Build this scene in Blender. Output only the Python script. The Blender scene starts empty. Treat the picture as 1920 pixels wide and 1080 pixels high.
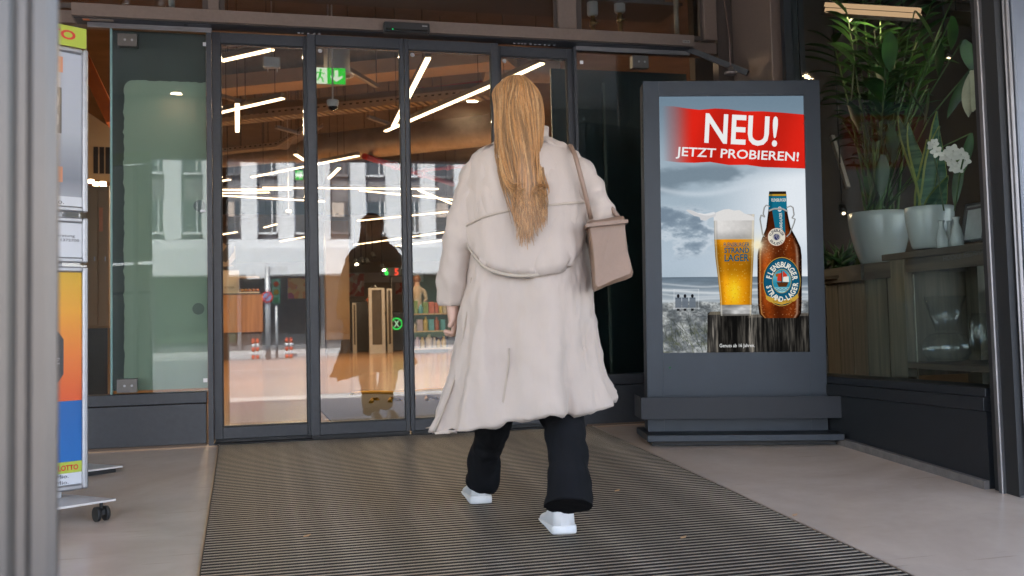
import bpy, bmesh, math, random
import numpy as np
from mathutils import Matrix, Vector
random.seed(7); rng = np.random.default_rng(7)
SC = bpy.context.scene
COL = SC.collection
R = math.radians

# ------------------------------------------------------------------ camera
YAW, PITCH, ROLL, FPX, PY = R(14.667), R(3.321), R(-1.373), 1905.0, 500.0
CAM = Vector((0, -6.0, 0.626))
SLOPE = 0.0651                                   # the entrance floor falls towards the street
_fw = Vector((math.sin(YAW)*math.cos(PITCH), math.cos(YAW)*math.cos(PITCH), math.sin(PITCH)))
_r0 = Vector((math.cos(YAW), -math.sin(YAW), 0)); _u0 = _r0.cross(_fw)
_rt = math.cos(ROLL)*_r0 + math.sin(ROLL)*_u0
_up = -math.sin(ROLL)*_r0 + math.cos(ROLL)*_u0
cd = bpy.data.cameras.new('camera'); cam = bpy.data.objects.new('camera', cd); COL.objects.link(cam)
m = Matrix.Identity(4)
for i in range(3):
    m[i][0], m[i][1], m[i][2], m[i][3] = _rt[i], _up[i], -_fw[i], CAM[i]
cam.matrix_world = m
cd.sensor_width = 36; cd.lens = FPX*36/1920; cd.shift_y = -(540-PY)/1920
cd.clip_start = 0.05; cd.clip_end = 600
cd.dof.use_dof = True; cd.dof.focus_distance = 5.0; cd.dof.aperture_fstop = 4.8
SC.camera = cam

# ------------------------------------------------------------------ sky, sun, exposure
SUN_EL = R(55)                   # sun stands behind the shop building
w = bpy.data.worlds.new('World'); SC.world = w; w.use_nodes = True
nt = w.node_tree; nt.nodes.clear()
sky = nt.nodes.new('ShaderNodeTexSky'); sky.sky_type = 'NISHITA'; sky.sun_disc = False
sky.sun_elevation = SUN_EL; sky.sun_rotation = R(-20); sky.air_density = 1.0; sky.dust_density = .7; sky.ozone_density = .5
bg = nt.nodes.new('ShaderNodeBackground'); bg.inputs[1].default_value = 0.11
wo = nt.nodes.new('ShaderNodeOutputWorld')
nt.links.new(sky.outputs[0], bg.inputs[0]); nt.links.new(bg.outputs[0], wo.inputs[0])
sl = bpy.data.lights.new('sun', 'SUN'); sl.energy = 3.6; sl.angle = R(0.53); sl.color = (1, .93, .84)
so = bpy.data.objects.new('sun', sl); COL.objects.link(so); so.location = (0, 20, 30)
sdir = Vector((math.sin(R(-20))*math.cos(SUN_EL), math.cos(R(-20))*math.cos(SUN_EL), math.sin(SUN_EL)))
so.rotation_euler = sdir.to_track_quat('Z', 'Y').to_euler()
SC.view_settings.view_transform = 'Standard'; SC.view_settings.look = 'None'
SC.view_settings.gamma = 1; SC.view_settings.use_curve_mapping = False
SC.view_settings.exposure = 3.25
SC.render.engine = 'CYCLES'
cy = SC.cycles
cy.max_bounces = 10; cy.diffuse_bounces = 5; cy.glossy_bounces = 5; cy.transmission_bounces = 8; cy.transparent_max_bounces = 24
cy.caustics_reflective = False; cy.caustics_refractive = False; cy.sample_clamp_indirect = 3
cy.use_denoising = True

# ------------------------------------------------------------------ measuring helpers (photo pixel + known plane -> point)
def ray(x, y): return _rt*((x-960)/FPX) - _up*((y-PY)/FPX) + _fw
def at_y(x, y, Y=0.0): d = ray(x, y); return CAM + d*((Y-CAM.y)/d.y)
def at_x(x, y, X): d = ray(x, y); return CAM + d*((X-CAM.x)/d.x)
def at_z(x, y, Z): d = ray(x, y); return CAM + d*((Z-CAM.z)/d.z)
def at_d(x, y, D): return CAM + ray(x, y)*D
def at_floor(x, y): d = ray(x, y); return CAM + d*((SLOPE*CAM.y-CAM.z)/(d.z-SLOPE*d.y))
def mirrored(x, y, V): p = at_y(x, y, V); return Vector((p.x, -p.y, p.z))

# ------------------------------------------------------------------ materials
def srgb(*c): return tuple(((v/255)/12.92 if v/255 <= .04045 else ((v/255+.055)/1.055)**2.4) for v in c)
def _mat(name):
    m = bpy.data.materials.new(name); m.use_nodes = True; t = m.node_tree; t.nodes.clear()
    o = t.nodes.new('ShaderNodeOutputMaterial'); return m, t, o
def M(name, col, rough=.5, metal=0., var=.15, scale=6., bump=0., bscale=None, spec=.5, coat=0., stretch=None, sheen=0., trans=0.):
    m, t, o = _mat(name); N, L = t.nodes, t.links
    b = N.new('ShaderNodeBsdfPrincipled'); L.new(b.outputs[0], o.inputs[0])
    tc = N.new('ShaderNodeTexCoord'); mp = N.new('ShaderNodeMapping'); L.new(tc.outputs['Object'], mp.inputs[0])
    if stretch: mp.inputs['Scale'].default_value = stretch
    n = N.new('ShaderNodeTexNoise'); n.inputs['Scale'].default_value = scale; n.inputs['Detail'].default_value = 6; n.inputs['Roughness'].default_value = .62
    L.new(mp.outputs[0], n.inputs['Vector'])
    mx = N.new('ShaderNodeMix'); mx.data_type = 'RGBA'
    mx.inputs['A'].default_value = (*[c*(1-var) for c in col], 1); mx.inputs['B'].default_value = (*[min(1, c*(1+var)) for c in col], 1)
    rr = N.new('ShaderNodeMapRange'); rr.inputs[1].default_value = .3; rr.inputs[2].default_value = .7
    L.new(n.outputs['Fac'], rr.inputs[0]); L.new(rr.outputs[0], mx.inputs['Factor']); L.new(mx.outputs['Result'], b.inputs['Base Color'])
    r2 = N.new('ShaderNodeMapRange'); r2.inputs[3].default_value = max(.02, rough*(1-var)); r2.inputs[4].default_value = min(1, rough*(1+var))
    L.new(n.outputs['Fac'], r2.inputs[0]); L.new(r2.outputs[0], b.inputs['Roughness'])
    b.inputs['Metallic'].default_value = metal; b.inputs['Specular IOR Level'].default_value = spec
    b.inputs['Coat Weight'].default_value = coat; b.inputs['Coat Roughness'].default_value = .1
    b.inputs['Sheen Weight'].default_value = sheen
    b.inputs['Transmission Weight'].default_value = trans
    if bump:
        n2 = N.new('ShaderNodeTexNoise'); n2.inputs['Scale'].default_value = bscale or scale*6; n2.inputs['Detail'].default_value = 4
        L.new(mp.outputs[0], n2.inputs['Vector'])
        bp = N.new('ShaderNodeBump'); bp.inputs['Strength'].default_value = bump; bp.inputs['Distance'].default_value = .01
        L.new(n2.outputs['Fac'], bp.inputs['Height']); L.new(bp.outputs[0], b.inputs['Normal'])
    return m
def E(name, col, strength):
    m, t, o = _mat(name); e = t.nodes.new('ShaderNodeEmission'); e.inputs[0].default_value = (*col, 1); e.inputs[1].default_value = strength
    t.links.new(e.outputs[0], o.inputs[0]); return m
def GLASS(name, refl=.07, tint=(.93, .97, .95), rough=0., rim=1.):
    m, t, o = _mat(name); N, L = t.nodes, t.links
    lw = N.new('ShaderNodeLayerWeight'); lw.inputs[0].default_value = .5
    pw = N.new('ShaderNodeMath'); pw.operation = 'POWER'; pw.inputs[1].default_value = 5; L.new(lw.outputs['Facing'], pw.inputs[0])
    ml = N.new('ShaderNodeMath'); ml.operation = 'MULTIPLY_ADD'; ml.inputs[1].default_value = (1-refl)*rim; ml.inputs[2].default_value = refl; L.new(pw.outputs[0], ml.inputs[0])
    tr = N.new('ShaderNodeBsdfTransparent'); tr.inputs[0].default_value = (*tint, 1)
    gl = N.new('ShaderNodeBsdfGlossy'); gl.inputs['Roughness'].default_value = rough
    mx = N.new('ShaderNodeMixShader'); L.new(ml.outputs[0], mx.inputs[0]); L.new(tr.outputs[0], mx.inputs[1]); L.new(gl.outputs[0], mx.inputs[2])
    L.new(mx.outputs[0], o.inputs[0]); return m
def WOOD(name, c1, c2, rough=.5, axis='Z', scale=3., spec=.4):
    m, t, o = _mat(name); N, L = t.nodes, t.links
    b = N.new('ShaderNodeBsdfPrincipled'); L.new(b.outputs[0], o.inputs[0])
    tc = N.new('ShaderNodeTexCoord'); mp = N.new('ShaderNodeMapping'); L.new(tc.outputs['Object'], mp.inputs[0])
    s = {'X': (.6, 9, 9), 'Y': (9, .6, 9), 'Z': (9, 9, .6)}[axis]; mp.inputs['Scale'].default_value = s
    n = N.new('ShaderNodeTexNoise'); n.inputs['Scale'].default_value = scale; n.inputs['Detail'].default_value = 8; n.inputs['Distortion'].default_value = .6
    oi = N.new('ShaderNodeObjectInfo'); ad = N.new('ShaderNodeVectorMath'); ad.operation = 'ADD'
    L.new(mp.outputs[0], ad.inputs[0]); L.new(oi.outputs['Random'], ad.inputs[1]); L.new(ad.outputs[0], n.inputs['Vector'])
    cr = N.new('ShaderNodeValToRGB'); cr.color_ramp.elements[0].color = (*c1, 1); cr.color_ramp.elements[1].color = (*c2, 1)
    cr.color_ramp.elements[0].position = .3; cr.color_ramp.elements[1].position = .7
    L.new(n.outputs['Fac'], cr.inputs[0]); L.new(cr.outputs[0], b.inputs['Base Color'])
    b.inputs['Roughness'].default_value = rough; b.inputs['Specular IOR Level'].default_value = spec
    bp = N.new('ShaderNodeBump'); bp.inputs['Strength'].default_value = .25; bp.inputs['Distance'].default_value = .004
    L.new(n.outputs['Fac'], bp.inputs['Height']); L.new(bp.outputs[0], b.inputs['Normal'])
    return m

# ------------------------------------------------------------------ mesh builder
class MB:
    def __init__(s): s.bm = bmesh.new()
    def box(s, x0, x1, y0, y1, z0, z1, bev=0., mtx=None):
        b = s.bm
        v = [b.verts.new(p) for p in ((x0,y0,z0),(x1,y0,z0),(x1,y1,z0),(x0,y1,z0),(x0,y0,z1),(x1,y0,z1),(x1,y1,z1),(x0,y1,z1))]
        f = [b.faces.new([v[i] for i in q]) for q in ((0,3,2,1),(4,5,6,7),(0,1,5,4),(1,2,6,5),(2,3,7,6),(3,0,4,7))]
        if mtx is not None: bmesh.ops.transform(b, matrix=mtx, verts=v)
        if bev:
            es = list({e for q in f for e in q.edges})
            bmesh.ops.bevel(b, geom=es, offset=bev, segments=1, affect='EDGES', profile=.5)
        return s
    def hexa(s, P):                              # eight corners, bottom ring then top ring
        v = [s.bm.verts.new(p) for p in P]
        for q in ((0,3,2,1),(4,5,6,7),(0,1,5,4),(1,2,6,5),(2,3,7,6),(3,0,4,7)): s.bm.faces.new([v[i] for i in q])
        return s
    def bar(s, p0, p1, wd, h, up=(0,0,1)):       # rectangular bar from p0 to p1
        p0, p1 = Vector(p0), Vector(p1); d = (p1-p0); L = d.length; d.normalize(); u = Vector(up)
        if abs(d.dot(u)) > .98: u = Vector((0,1,0))
        r = d.cross(u).normalized(); u = r.cross(d)
        mt = Matrix.Identity(4)
        for i in range(3): mt[i][0], mt[i][1], mt[i][2], mt[i][3] = r[i], d[i], u[i], p0[i]
        return s.box(-wd/2, wd/2, 0, L, -h/2, h/2, mtx=mt)
    def tube(s, pts, rad, n=8, cap=True, smooth=True):
        pts = [Vector(p) for p in pts]; rings = []
        rr = rad if hasattr(rad, '__len__') else [rad]*len(pts)
        up = None
        for i, p in enumerate(pts):
            d = (pts[min(i+1, len(pts)-1)]-pts[max(i-1, 0)])
            if d.length < 1e-9: d = Vector((0,0,1))
            d.normalize()
            if up is None: up = Vector((0,0,1)) if abs(d.z) < .9 else Vector((1,0,0))
            a = d.cross(up).normalized(); b2 = a.cross(d); up = b2
            rings.append([s.bm.verts.new(p + (a*math.cos(2*math.pi*k/n)+b2*math.sin(2*math.pi*k/n))*rr[i]) for k in range(n)])
        for A, B in zip(rings, rings[1:]):
            for k in range(n):
                f = s.bm.faces.new((A[k], A[(k+1)%n], B[(k+1)%n], B[k])); f.smooth = smooth
        if cap and n > 2: s.bm.faces.new(rings[0][::-1]); s.bm.faces.new(rings[-1])
        return s
    def rings(s, R_, cap0=True, cap1=True, smooth=True, closed=True):
        V = [[s.bm.verts.new(p) for p in r] for r in R_]; n = len(V[0])
        for A, B in zip(V, V[1:]):
            for k in range(n if closed else n-1):
                f = s.bm.faces.new((A[k], A[(k+1)%n], B[(k+1)%n], B[k])); f.smooth = smooth
        if cap0 and closed: s.bm.faces.new(V[0][::-1])
        if cap1 and closed: s.bm.faces.new(V[-1])
        return s
    def lathe(s, prof, c, n=24, cap0=True, cap1=False, smooth=True):
        c = Vector(c)
        return s.rings([[c+Vector((r*math.cos(2*math.pi*k/n), r*math.sin(2*math.pi*k/n), z)) for k in range(n)] for r, z in prof], cap0, cap1, smooth)
    def poly(s, P, smooth=False):
        f = s.bm.faces.new([s.bm.verts.new(p) for p in P]); f.smooth = smooth; return s
    def prism(s, P, d):                          # polygon extruded by vector d
        d = Vector(d); P = [Vector(p) for p in P]
        A = [s.bm.verts.new(p) for p in P]; B = [s.bm.verts.new(p+d) for p in P]; n = len(P)
        s.bm.faces.new(A[::-1]); s.bm.faces.new(B)
        for k in range(n): s.bm.faces.new((A[k], A[(k+1)%n], B[(k+1)%n], B[k]))
        return s
    def ball(s, c, r, n=16, sc=(1,1,1)):
        mt = Matrix.Translation(c) @ Matrix.Diagonal((r*sc[0], r*sc[1], r*sc[2], 1))
        q = bmesh.ops.create_uvsphere(s.bm, u_segments=n, v_segments=max(6, n//2), radius=1, matrix=mt)
        for v in q['verts']:
            for f in v.link_faces: f.smooth = True
        return s
WM = {}                                          # world matrices of the Empties
def link(name, me, mat, parent=None, world=True):
    o = bpy.data.objects.new(name, me); COL.objects.link(o)
    for mm in (mat if isinstance(mat, (list, tuple)) else [mat]):
        if mm is not None: me.materials.append(mm)
    if parent is not None:
        o.parent = parent
        if world and parent in WM: me.transform(WM[parent].inverted())
        WM[o] = WM.get(parent, Matrix.Identity(4))
    return o
def obj(name, mb, mat, parent=None, world=True, recalc=True):
    if recalc: bmesh.ops.recalc_face_normals(mb.bm, faces=mb.bm.faces[:])
    me = bpy.data.meshes.new(name); mb.bm.to_mesh(me); mb.bm.free()
    return link(name, me, mat, parent, world)
def tag(o, label=None, cat=None, group=None, kind=None):
    if label: o['label'] = label
    if cat: o['category'] = cat
    if group: o['group'] = group
    if kind: o['kind'] = kind
    return o
def thing(name, label, cat, loc=(0,0,0), group=None, mtx=None, rotz=0.):
    o = bpy.data.objects.new(name, None); COL.objects.link(o)
    mw = mtx if mtx is not None else Matrix.Translation(loc) @ Matrix.Rotation(rotz, 4, 'Z')
    o.matrix_world = mw; o.empty_display_size = .1; WM[o] = mw
    return tag(o, label, cat, group)
def solo(name, mb, mat, label, cat, group=None, loc=None):
    """a thing that is one mesh, its origin moved to its base"""
    bmesh.ops.recalc_face_normals(mb.bm, faces=mb.bm.faces[:])
    me = bpy.data.meshes.new(name); mb.bm.to_mesh(me); mb.bm.free()
    if loc is None:
        a = np.array([v.co[:] for v in me.vertices]); loc = ((a[:,0].min()+a[:,0].max())/2, (a[:,1].min()+a[:,1].max())/2, a[:,2].min())
    me.transform(Matrix.Translation(loc).inverted())
    o = link(name, me, mat); o.location = loc; WM[o] = Matrix.Translation(loc)
    return tag(o, label, cat, group)
def copy_tree(o, parent=None):
    c = o.copy(); COL.objects.link(c)
    if parent is not None: c.parent = parent
    for ch in list(o.children): copy_tree(ch, c)
    return c
def text_mesh(s, bold=0.0):
    cu = bpy.data.curves.new('lettering', 'FONT'); cu.body = s; cu.size = 1; cu.offset = bold; cu.resolution_u = 3
    o = bpy.data.objects.new('lettering', cu); COL.objects.link(o)
    dg = bpy.context.evaluated_depsgraph_get(); me = bpy.data.meshes.new_from_object(o.evaluated_get(dg))
    bpy.data.objects.remove(o); bpy.data.curves.remove(cu)
    return me
def text_fit(s, P, ux, uz, width, height, bold=0.0, nrm=None, thick=0.0):
    """a mesh of the word s: lower-left corner at P, width along ux, height along uz"""
    me = text_mesh(s, bold); a = np.array([v.co[:] for v in me.vertices]); lo, hi = a.min(0), a.max(0)
    sx = width/(hi[0]-lo[0]); sy = height/(hi[1]-lo[1]); ux, uz, P = Vector(ux).normalized(), Vector(uz), Vector(P)
    uz = uz.normalized()
    for v in me.vertices: v.co = P + ux*((v.co.x-lo[0])*sx) + uz*((v.co.y-lo[1])*sy)
    if thick and nrm is not None:
        bm = bmesh.new(); bm.from_mesh(me)
        q = bmesh.ops.extrude_face_region(bm, geom=bm.faces[:])
        bmesh.ops.translate(bm, verts=[g for g in q['geom'] if isinstance(g, bmesh.types.BMVert)], vec=Vector(nrm)*thick)
        bmesh.ops.recalc_face_normals(bm, faces=bm.faces[:]); bm.to_mesh(me); bm.free()
    return me
def image_mat(name, arr, strength=None, rough=.4):
    """a picture painted below in numpy (float sRGB, row 0 at the top) on UV coordinates; strength = it glows (a screen)"""
    h, wd = arr.shape[:2]; im = bpy.data.images.new(name, wd, h)
    im.pixels.foreach_set(np.concatenate([np.clip(arr[::-1], 0, 1), np.ones((h, wd, 1))], 2).astype(np.float32).ravel()); im.update(); im.pack()
    m, t, o = _mat(name); N, L = t.nodes, t.links
    ti = N.new('ShaderNodeTexImage'); ti.image = im; ti.extension = 'EXTEND'
    if strength:
        e = N.new('ShaderNodeEmission'); e.inputs[1].default_value = strength; L.new(ti.outputs[0], e.inputs[0]); L.new(e.outputs[0], o.inputs[0])
    else:
        b = N.new('ShaderNodeBsdfPrincipled'); b.inputs['Roughness'].default_value = rough; L.new(ti.outputs[0], b.inputs['Base Color']); L.new(b.outputs[0], o.inputs[0])
    return m
from mathutils import noise as MN
def crinkle(o, amp, fx, fz, hard=True, z0=-9., z1=9.):
    # cloth creases: push the surface in and out along its normals
    me = o.data
    for v in me.vertices:
        q = v.co
        k = MN.turbulence(Vector((q.x*fx+3.1, q.y*fx, q.z*fz)), 3, hard, noise_basis='PERLIN_ORIGINAL')
        v.co = q + v.normal*amp*(k-.55)
    me.update()
def picture(name, P, ux, uz, wd, h, mat, parent=None, thick=.004, world=True):
    """a flat sheet with a picture on its front: P lower left, front normal = ux x uz"""
    P, ux, uz = Vector(P), Vector(ux).normalized(), Vector(uz).normalized(); n = ux.cross(uz)
    bm = bmesh.new(); uv = bm.loops.layers.uv.new('UVMap')
    q = [P, P+ux*wd, P+ux*wd+uz*h, P+uz*h]
    F = [bm.verts.new(p) for p in q]; Bk = [bm.verts.new(p-n*thick) for p in q]
    fs = [bm.faces.new(F), bm.faces.new(Bk[::-1])] + [bm.faces.new((F[(k+1)%4], F[k], Bk[k], Bk[(k+1)%4])) for k in range(4)]
    c = {F[0]: (0,0), F[1]: (1,0), F[2]: (1,1), F[3]: (0,1), Bk[0]: (0,0), Bk[1]: (1,0), Bk[2]: (1,1), Bk[3]: (0,1)}
    for f in fs:
        for l in f.loops: l[uv].uv = c[l.vert]
    me = bpy.data.meshes.new(name); bm.to_mesh(me); bm.free()
    return link(name, me, mat, parent, world)
# ------------------------------------------------------------------ shared materials
anthr = M('anthracite_metal', (.042,.044,.049), .42, .25, .12, 40, .03, 400)
anthr_dark = M('dark_metal', (.016,.0175,.02), .45, .2, .15, 30, .03, 300)
bronze = M('bronze_brown_metal', (.17,.125,.10), .4, .35, .08, 60, .03, 500)
bronze_dark = M('dark_bronze_metal', (.065,.05,.042), .45, .3, .1, 60, .03, 500)
alu = M('aluminium', (.36,.36,.37), .38, .7, .1, 20)
alu_matt = M('matt_aluminium', (.42,.43,.45), .45, .7, .1, 30)
black_rub = M('black_rubber', (.012,.012,.012), .6, 0, .2, 20)
white_pl = M('white_plastic', (.72,.71,.69), .4, 0, .05, 8)
steel_dark = M('steel_fitting', (.15,.14,.13), .35, .8, .1, 30)
glass = GLASS('door_glass', .064, (.95,.975,.965))
glass_soft = GLASS('coated_pane_glass', .032, (.9,.95,.92))
glass_dk = GLASS('side_glass', .06, (.55,.66,.64))
glass_win = GLASS('shop_window_glass', .005, (.9,.94,.93), 0., .35)
glass_top = GLASS('transom_glass', .025, (.8,.8,.8))
brass = M('brass', (.42,.27,.1), .35, .9, .15, 20)
orange = M('orange_paint', (.62,.14,.02), .45, 0, .1, 10)
red = M('red_pipe_paint', (.55,.03,.015), .4, 0, .1, 10)

def floor_mat(name, c1, c2, rough, scr=True, sc=.9):
    m, t, o = _mat(name); N, L = t.nodes, t.links
    b = N.new('ShaderNodeBsdfPrincipled'); L.new(b.outputs[0], o.inputs[0])
    tc = N.new('ShaderNodeTexCoord')
    n1 = N.new('ShaderNodeTexNoise'); n1.inputs['Scale'].default_value = sc; n1.inputs['Detail'].default_value = 9; n1.inputs['Roughness'].default_value = .62; n1.inputs['Distortion'].default_value = .8
    n2 = N.new('ShaderNodeTexNoise'); n2.inputs['Scale'].default_value = 260; n2.inputs['Detail'].default_value = 2
    n3 = N.new('ShaderNodeTexNoise'); n3.inputs['Scale'].default_value = 22; n3.inputs['Detail'].default_value = 5
    for n in (n1, n2, n3): L.new(tc.outputs['Object'], n.inputs['Vector'])
    cr = N.new('ShaderNodeValToRGB'); cr.color_ramp.elements[0].position = .34; cr.color_ramp.elements[1].position = .68
    cr.color_ramp.elements[0].color = (*c1, 1); cr.color_ramp.elements[1].color = (*c2, 1); L.new(n1.outputs['Fac'], cr.inputs[0])
    mr = N.new('ShaderNodeMapRange'); mr.inputs[3].default_value = .975; mr.inputs[4].default_value = 1.025; L.new(n2.outputs['Fac'], mr.inputs[0])
    mu = N.new('ShaderNodeMix'); mu.data_type = 'RGBA'; mu.blend_type = 'MULTIPLY'; mu.inputs['Factor'].default_value = 1
    L.new(cr.outputs[0], mu.inputs['A']); L.new(mr.outputs[0], mu.inputs['B'])
    last = mu.outputs['Result']
    if scr:                                      # scuffs and hairline scratches
        mp = N.new('ShaderNodeMapping'); mp.inputs['Scale'].default_value = (1.2, 26, 1); mp.inputs['Rotation'].default_value = (0,0,.9); L.new(tc.outputs['Object'], mp.inputs[0])
        n4 = N.new('ShaderNodeTexNoise'); n4.inputs['Scale'].default_value = 2.2; n4.inputs['Detail'].default_value = 3; L.new(mp.outputs[0], n4.inputs['Vector'])
        c4 = N.new('ShaderNodeValToRGB'); c4.color_ramp.elements[0].position = .69; c4.color_ramp.elements[1].position = .73
        c4.color_ramp.elements[0].color = (1,1,1,1); c4.color_ramp.elements[1].color = (.72,.7,.68,1); L.new(n4.outputs['Fac'], c4.inputs[0])
        m3 = N.new('ShaderNodeMix'); m3.data_type = 'RGBA'; m3.blend_type = 'MULTIPLY'; m3.inputs['Factor'].default_value = 1
        L.new(last, m3.inputs['A']); L.new(c4.outputs[0], m3.inputs['B']); last = m3.outputs['Result']
        vo = N.new('ShaderNodeTexVoronoi'); vo.inputs['Scale'].default_value = 11; L.new(tc.outputs['Object'], vo.inputs['Vector'])   # crumbs and grit
        gt = N.new('ShaderNodeMath'); gt.operation = 'LESS_THAN'; gt.inputs[1].default_value = .0; L.new(vo.outputs['Distance'], gt.inputs[0])
        m5 = N.new('ShaderNodeMix'); m5.data_type = 'RGBA'; L.new(gt.outputs[0], m5.inputs['Factor']); L.new(last, m5.inputs['A']); m5.inputs['B'].default_value = (.42,.36,.3,1); last = m5.outputs['Result']
    L.new(last, b.inputs['Base Color'])
    r = N.new('ShaderNodeMapRange'); r.inputs[3].default_value = rough*.75; r.inputs[4].default_value = rough*1.35; L.new(n3.outputs['Fac'], r.inputs[0]); L.new(r.outputs[0], b.inputs['Roughness'])
    bp = N.new('ShaderNodeBump'); bp.inputs['Strength'].default_value = .06; bp.inputs['Distance'].default_value = .003; L.new(n3.outputs['Fac'], bp.inputs['Height']); L.new(bp.outputs[0], b.inputs['Normal'])
    return m
screed = floor_mat('polished_screed', (.47,.365,.285), (.64,.51,.405), .22)
oakfloor = WOOD('oak_floor', (.24,.115,.045), (.36,.18,.075), .16, 'X', 2.2, .6)
paving = floor_mat('pale_paving', (.46,.46,.46), (.56,.56,.56), .6, False, .4)
asphalt = floor_mat('asphalt', (.24,.24,.25), (.30,.30,.31), .7, False, .3)
conc = M('raw_concrete', (.17,.145,.12), .8, 0, .25, 2, .1, 20)
conc_dark = M('plaster_soffit', (.58,.50,.40), .8, 0, .15, 2)

# ------------------------------------------------------------------ ground
STREET = -.44
def struct(name, mb, mat): return tag(obj(name, mb, mat), kind='structure')
X0, X1 = -16, 24
g = MB(); g.hexa([(-6,-5.6,-.6),(3.2,-5.6,-.6),(3.2,0,-.6),(-6,0,-.6),(-6,-5.6,SLOPE*-5.6),(3.2,-5.6,SLOPE*-5.6),(3.2,0,0),(-6,0,0)])
struct('entrance_floor', g, screed)
g = MB(); g.box(-30,40,-10,-5.604,-.7,SLOPE*-5.6-.002); g.box(-30,-6.004,-5.604,-2.4,-.7,SLOPE*-5.6-.002); g.box(3.204,40,-5.604,-2.6,-.7,SLOPE*-5.6-.002)
struct('pavement', g, paving)
g = MB(); g.box(-200,200,-40,-10.004,-.75,-.50); struct('road', g, asphalt)
g = MB(); g.box(-200,200,-60,-40.004,-.75,-.38); struct('far_pavement', g, paving)
g = MB(); g.box(-300,300,-300,300,-1.4,-.78); struct('ground', g, asphalt)
lane = M('road_paint', (.75,.75,.73), .6)
g = MB()
for k in range(-8, 9):
    g.box(k*5-1.2, k*5+1.2, -25.08, -24.92, -.499, -.494)
g.box(-60,60,-11.2,-11.05,-.499,-.494); g.box(-60,60,-38.6,-38.45,-.499,-.494)
struct('road_markings', g, lane)
g = MB(); g.box(-9.0,3.12,.02,40,-.5,0); g.box(3.3,26,-2.3,40,-.5,-.001); g.box(3.12,3.298,.02,40,-.5,-.001); struct('shop_floor', g, oakfloor)
g = MB()
g.hexa([(.55,.35,.001),(2.3,.35,.001),(2.3,4.1,.001),(.55,4.1,.001),(.55,.35,.006),(2.3,.35,.006),(2.3,4.1,.006),(.55,4.1,.006)])
innermat = solo('door_mat', g, M('dark_brown_carpet', (.045,.028,.018), .95, 0, .3, 60, .4, 300), 'dark brown carpet mat with yellow lettering just inside the sliding doors', 'mat')
yel = M('yellow_print', (.5,.25,.02), .9)
for k in range(7):
    g = MB(); xx = 1.0+.16*k; g.tube([(xx,2.6,.009),(xx+.05,2.95,.009),(xx+.1,2.7 if k % 2 else 2.9,.009)], .02, 4); obj('worn_print', g, yel, innermat)
g = MB()
pts = [(.95+.9*t, 3.75+.12*math.sin(t*9)) for t in np.linspace(0,1,24)]
g.tube([(x, y, .009) for x, y in pts], .025, 4); obj('emblem_line', g, yel, innermat)

# ------------------------------------------------------------------ the shop building
B = thing('shop_building', 'supermarket building with a recessed glass entrance under a dark soffit', 'building', (0,0,0))
def part(name, mb, mat, p=None): return obj(name, mb, mat, p or B)
# shell
g = MB(); g.box(-9,14,-4.798,-.001,3.05,3.25); part('soffit', g, conc_dark)
g = MB(); g.box(-9,26,-2.2,40,5.2,5.4); part('shop_ceiling', g, conc)
g = MB(); g.box(-9.2,-9.0,0,40,-.5,5.2); g.box(26,26.2,-2.3,40,-.5,5.2); g.box(-9,26,40,40.2,-.5,5.2); part('shop_wall', g, M('tan_wall', (.34,.24,.15), .7, 0, .15, 1))
g = MB(); g.box(-9,14,-5.0,0,5.4,5.9); g.box(-9,26,0,40,5.404,5.9); g.box(-9,14,-5.0,-4.8,2.42,5.396); g.box(-9.2,-9.004,-5.0,0,3.05,5.4)
part('upper_shade_mass', g, M('facade_stone', (.32,.29,.26), .8, 0, .2, 1, .1))  # unseen mass added above to shade the recess, kept low for a sunlit street
# side walls of the recess
g = MB(); g.box(-9,-2.2,-.06,.0,-.1,3.046); part('side_wall', g, bronze_dark)
# jambs, mullions and frames of the front
yT = 2.44
def px_x(px, py, Y): return at_y(px, py, Y).x
JL, JR = px_x(389,300,0), px_x(399,300,0)
g = MB(); g.box(px_x(389,400,0), px_x(398.5,400,0), -.05, .06, -.02, 2.36); part('door_jamb', g, anthr)
g = MB(); g.box(px_x(1080,400,0), px_x(1085,400,0), -.045, .06, -.02, 2.36); part('door_jamb', g, anthr)
for a, b2 in ((390,411),(1045,1079),(1317,1341)):
    g = MB(); g.box(px_x(a,20,-.03), px_x(b2,20,-.03), -.05, .05, 2.445, 3.05, .003); part('mullion', g, bronze)
g = MB(); g.box(-2.2, px_x(1341,40,0), .0, .12, 2.37, 2.44); part('transom_rail', g, bronze)
for a, b2 in ((-2.2, px_x(390,20,0)), (px_x(411,20,0), px_x(1045,20,0)), (px_x(1079,20,0), px_x(1317,20,0))):
    g = MB(); g.box(a, b2, .0, .024, 2.445, 3.05); part('transom_pane', g, glass_top)
    g = MB()
    for x in (a, b2-.03): g.box(x, x+.03, -.02, -.002, 2.447, 3.05)
    g.box(a+.031, b2-.031, -.02, -.002, 2.447, 2.475); part('glazing_bead', g, bronze_dark)
g = MB(); g.box(-2.2, px_x(1317,20,0), .6, .7, 2.8, 3.05); g.box(-2.2, px_x(1317,20,0), .3,.7, 2.78,2.798); part('ceiling_bulkhead', g, M('grey_bulkhead', (.1,.095,.09), .7))
# corner between front and side window
xm = px_x(1341,40,0)
g = MB(); g.box(xm+.002, px_x(1356,40,.0), -.02, .06, -.02, 3.05); part('corner_trim', g, bronze_dark)
g = MB(); g.box(px_x(1356,40,0)+.002, 3.15, .01, .06, -.02, 3.05); part('corner_wall', g, bronze_dark)
xp0, xp1 = px_x(1446,60,-.5), px_x(1497,60,-.5)
g = MB(); g.box(xp0, xp1, -.5, .005, -.06, 3.05, .004); part('corner_pillar', g, bronze)
g = MB(); g.box(xp1+.003, xp1+.04, -.50, -.02, -.06, 3.05); part('window_frame_post', g, anthr_dark)
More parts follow.
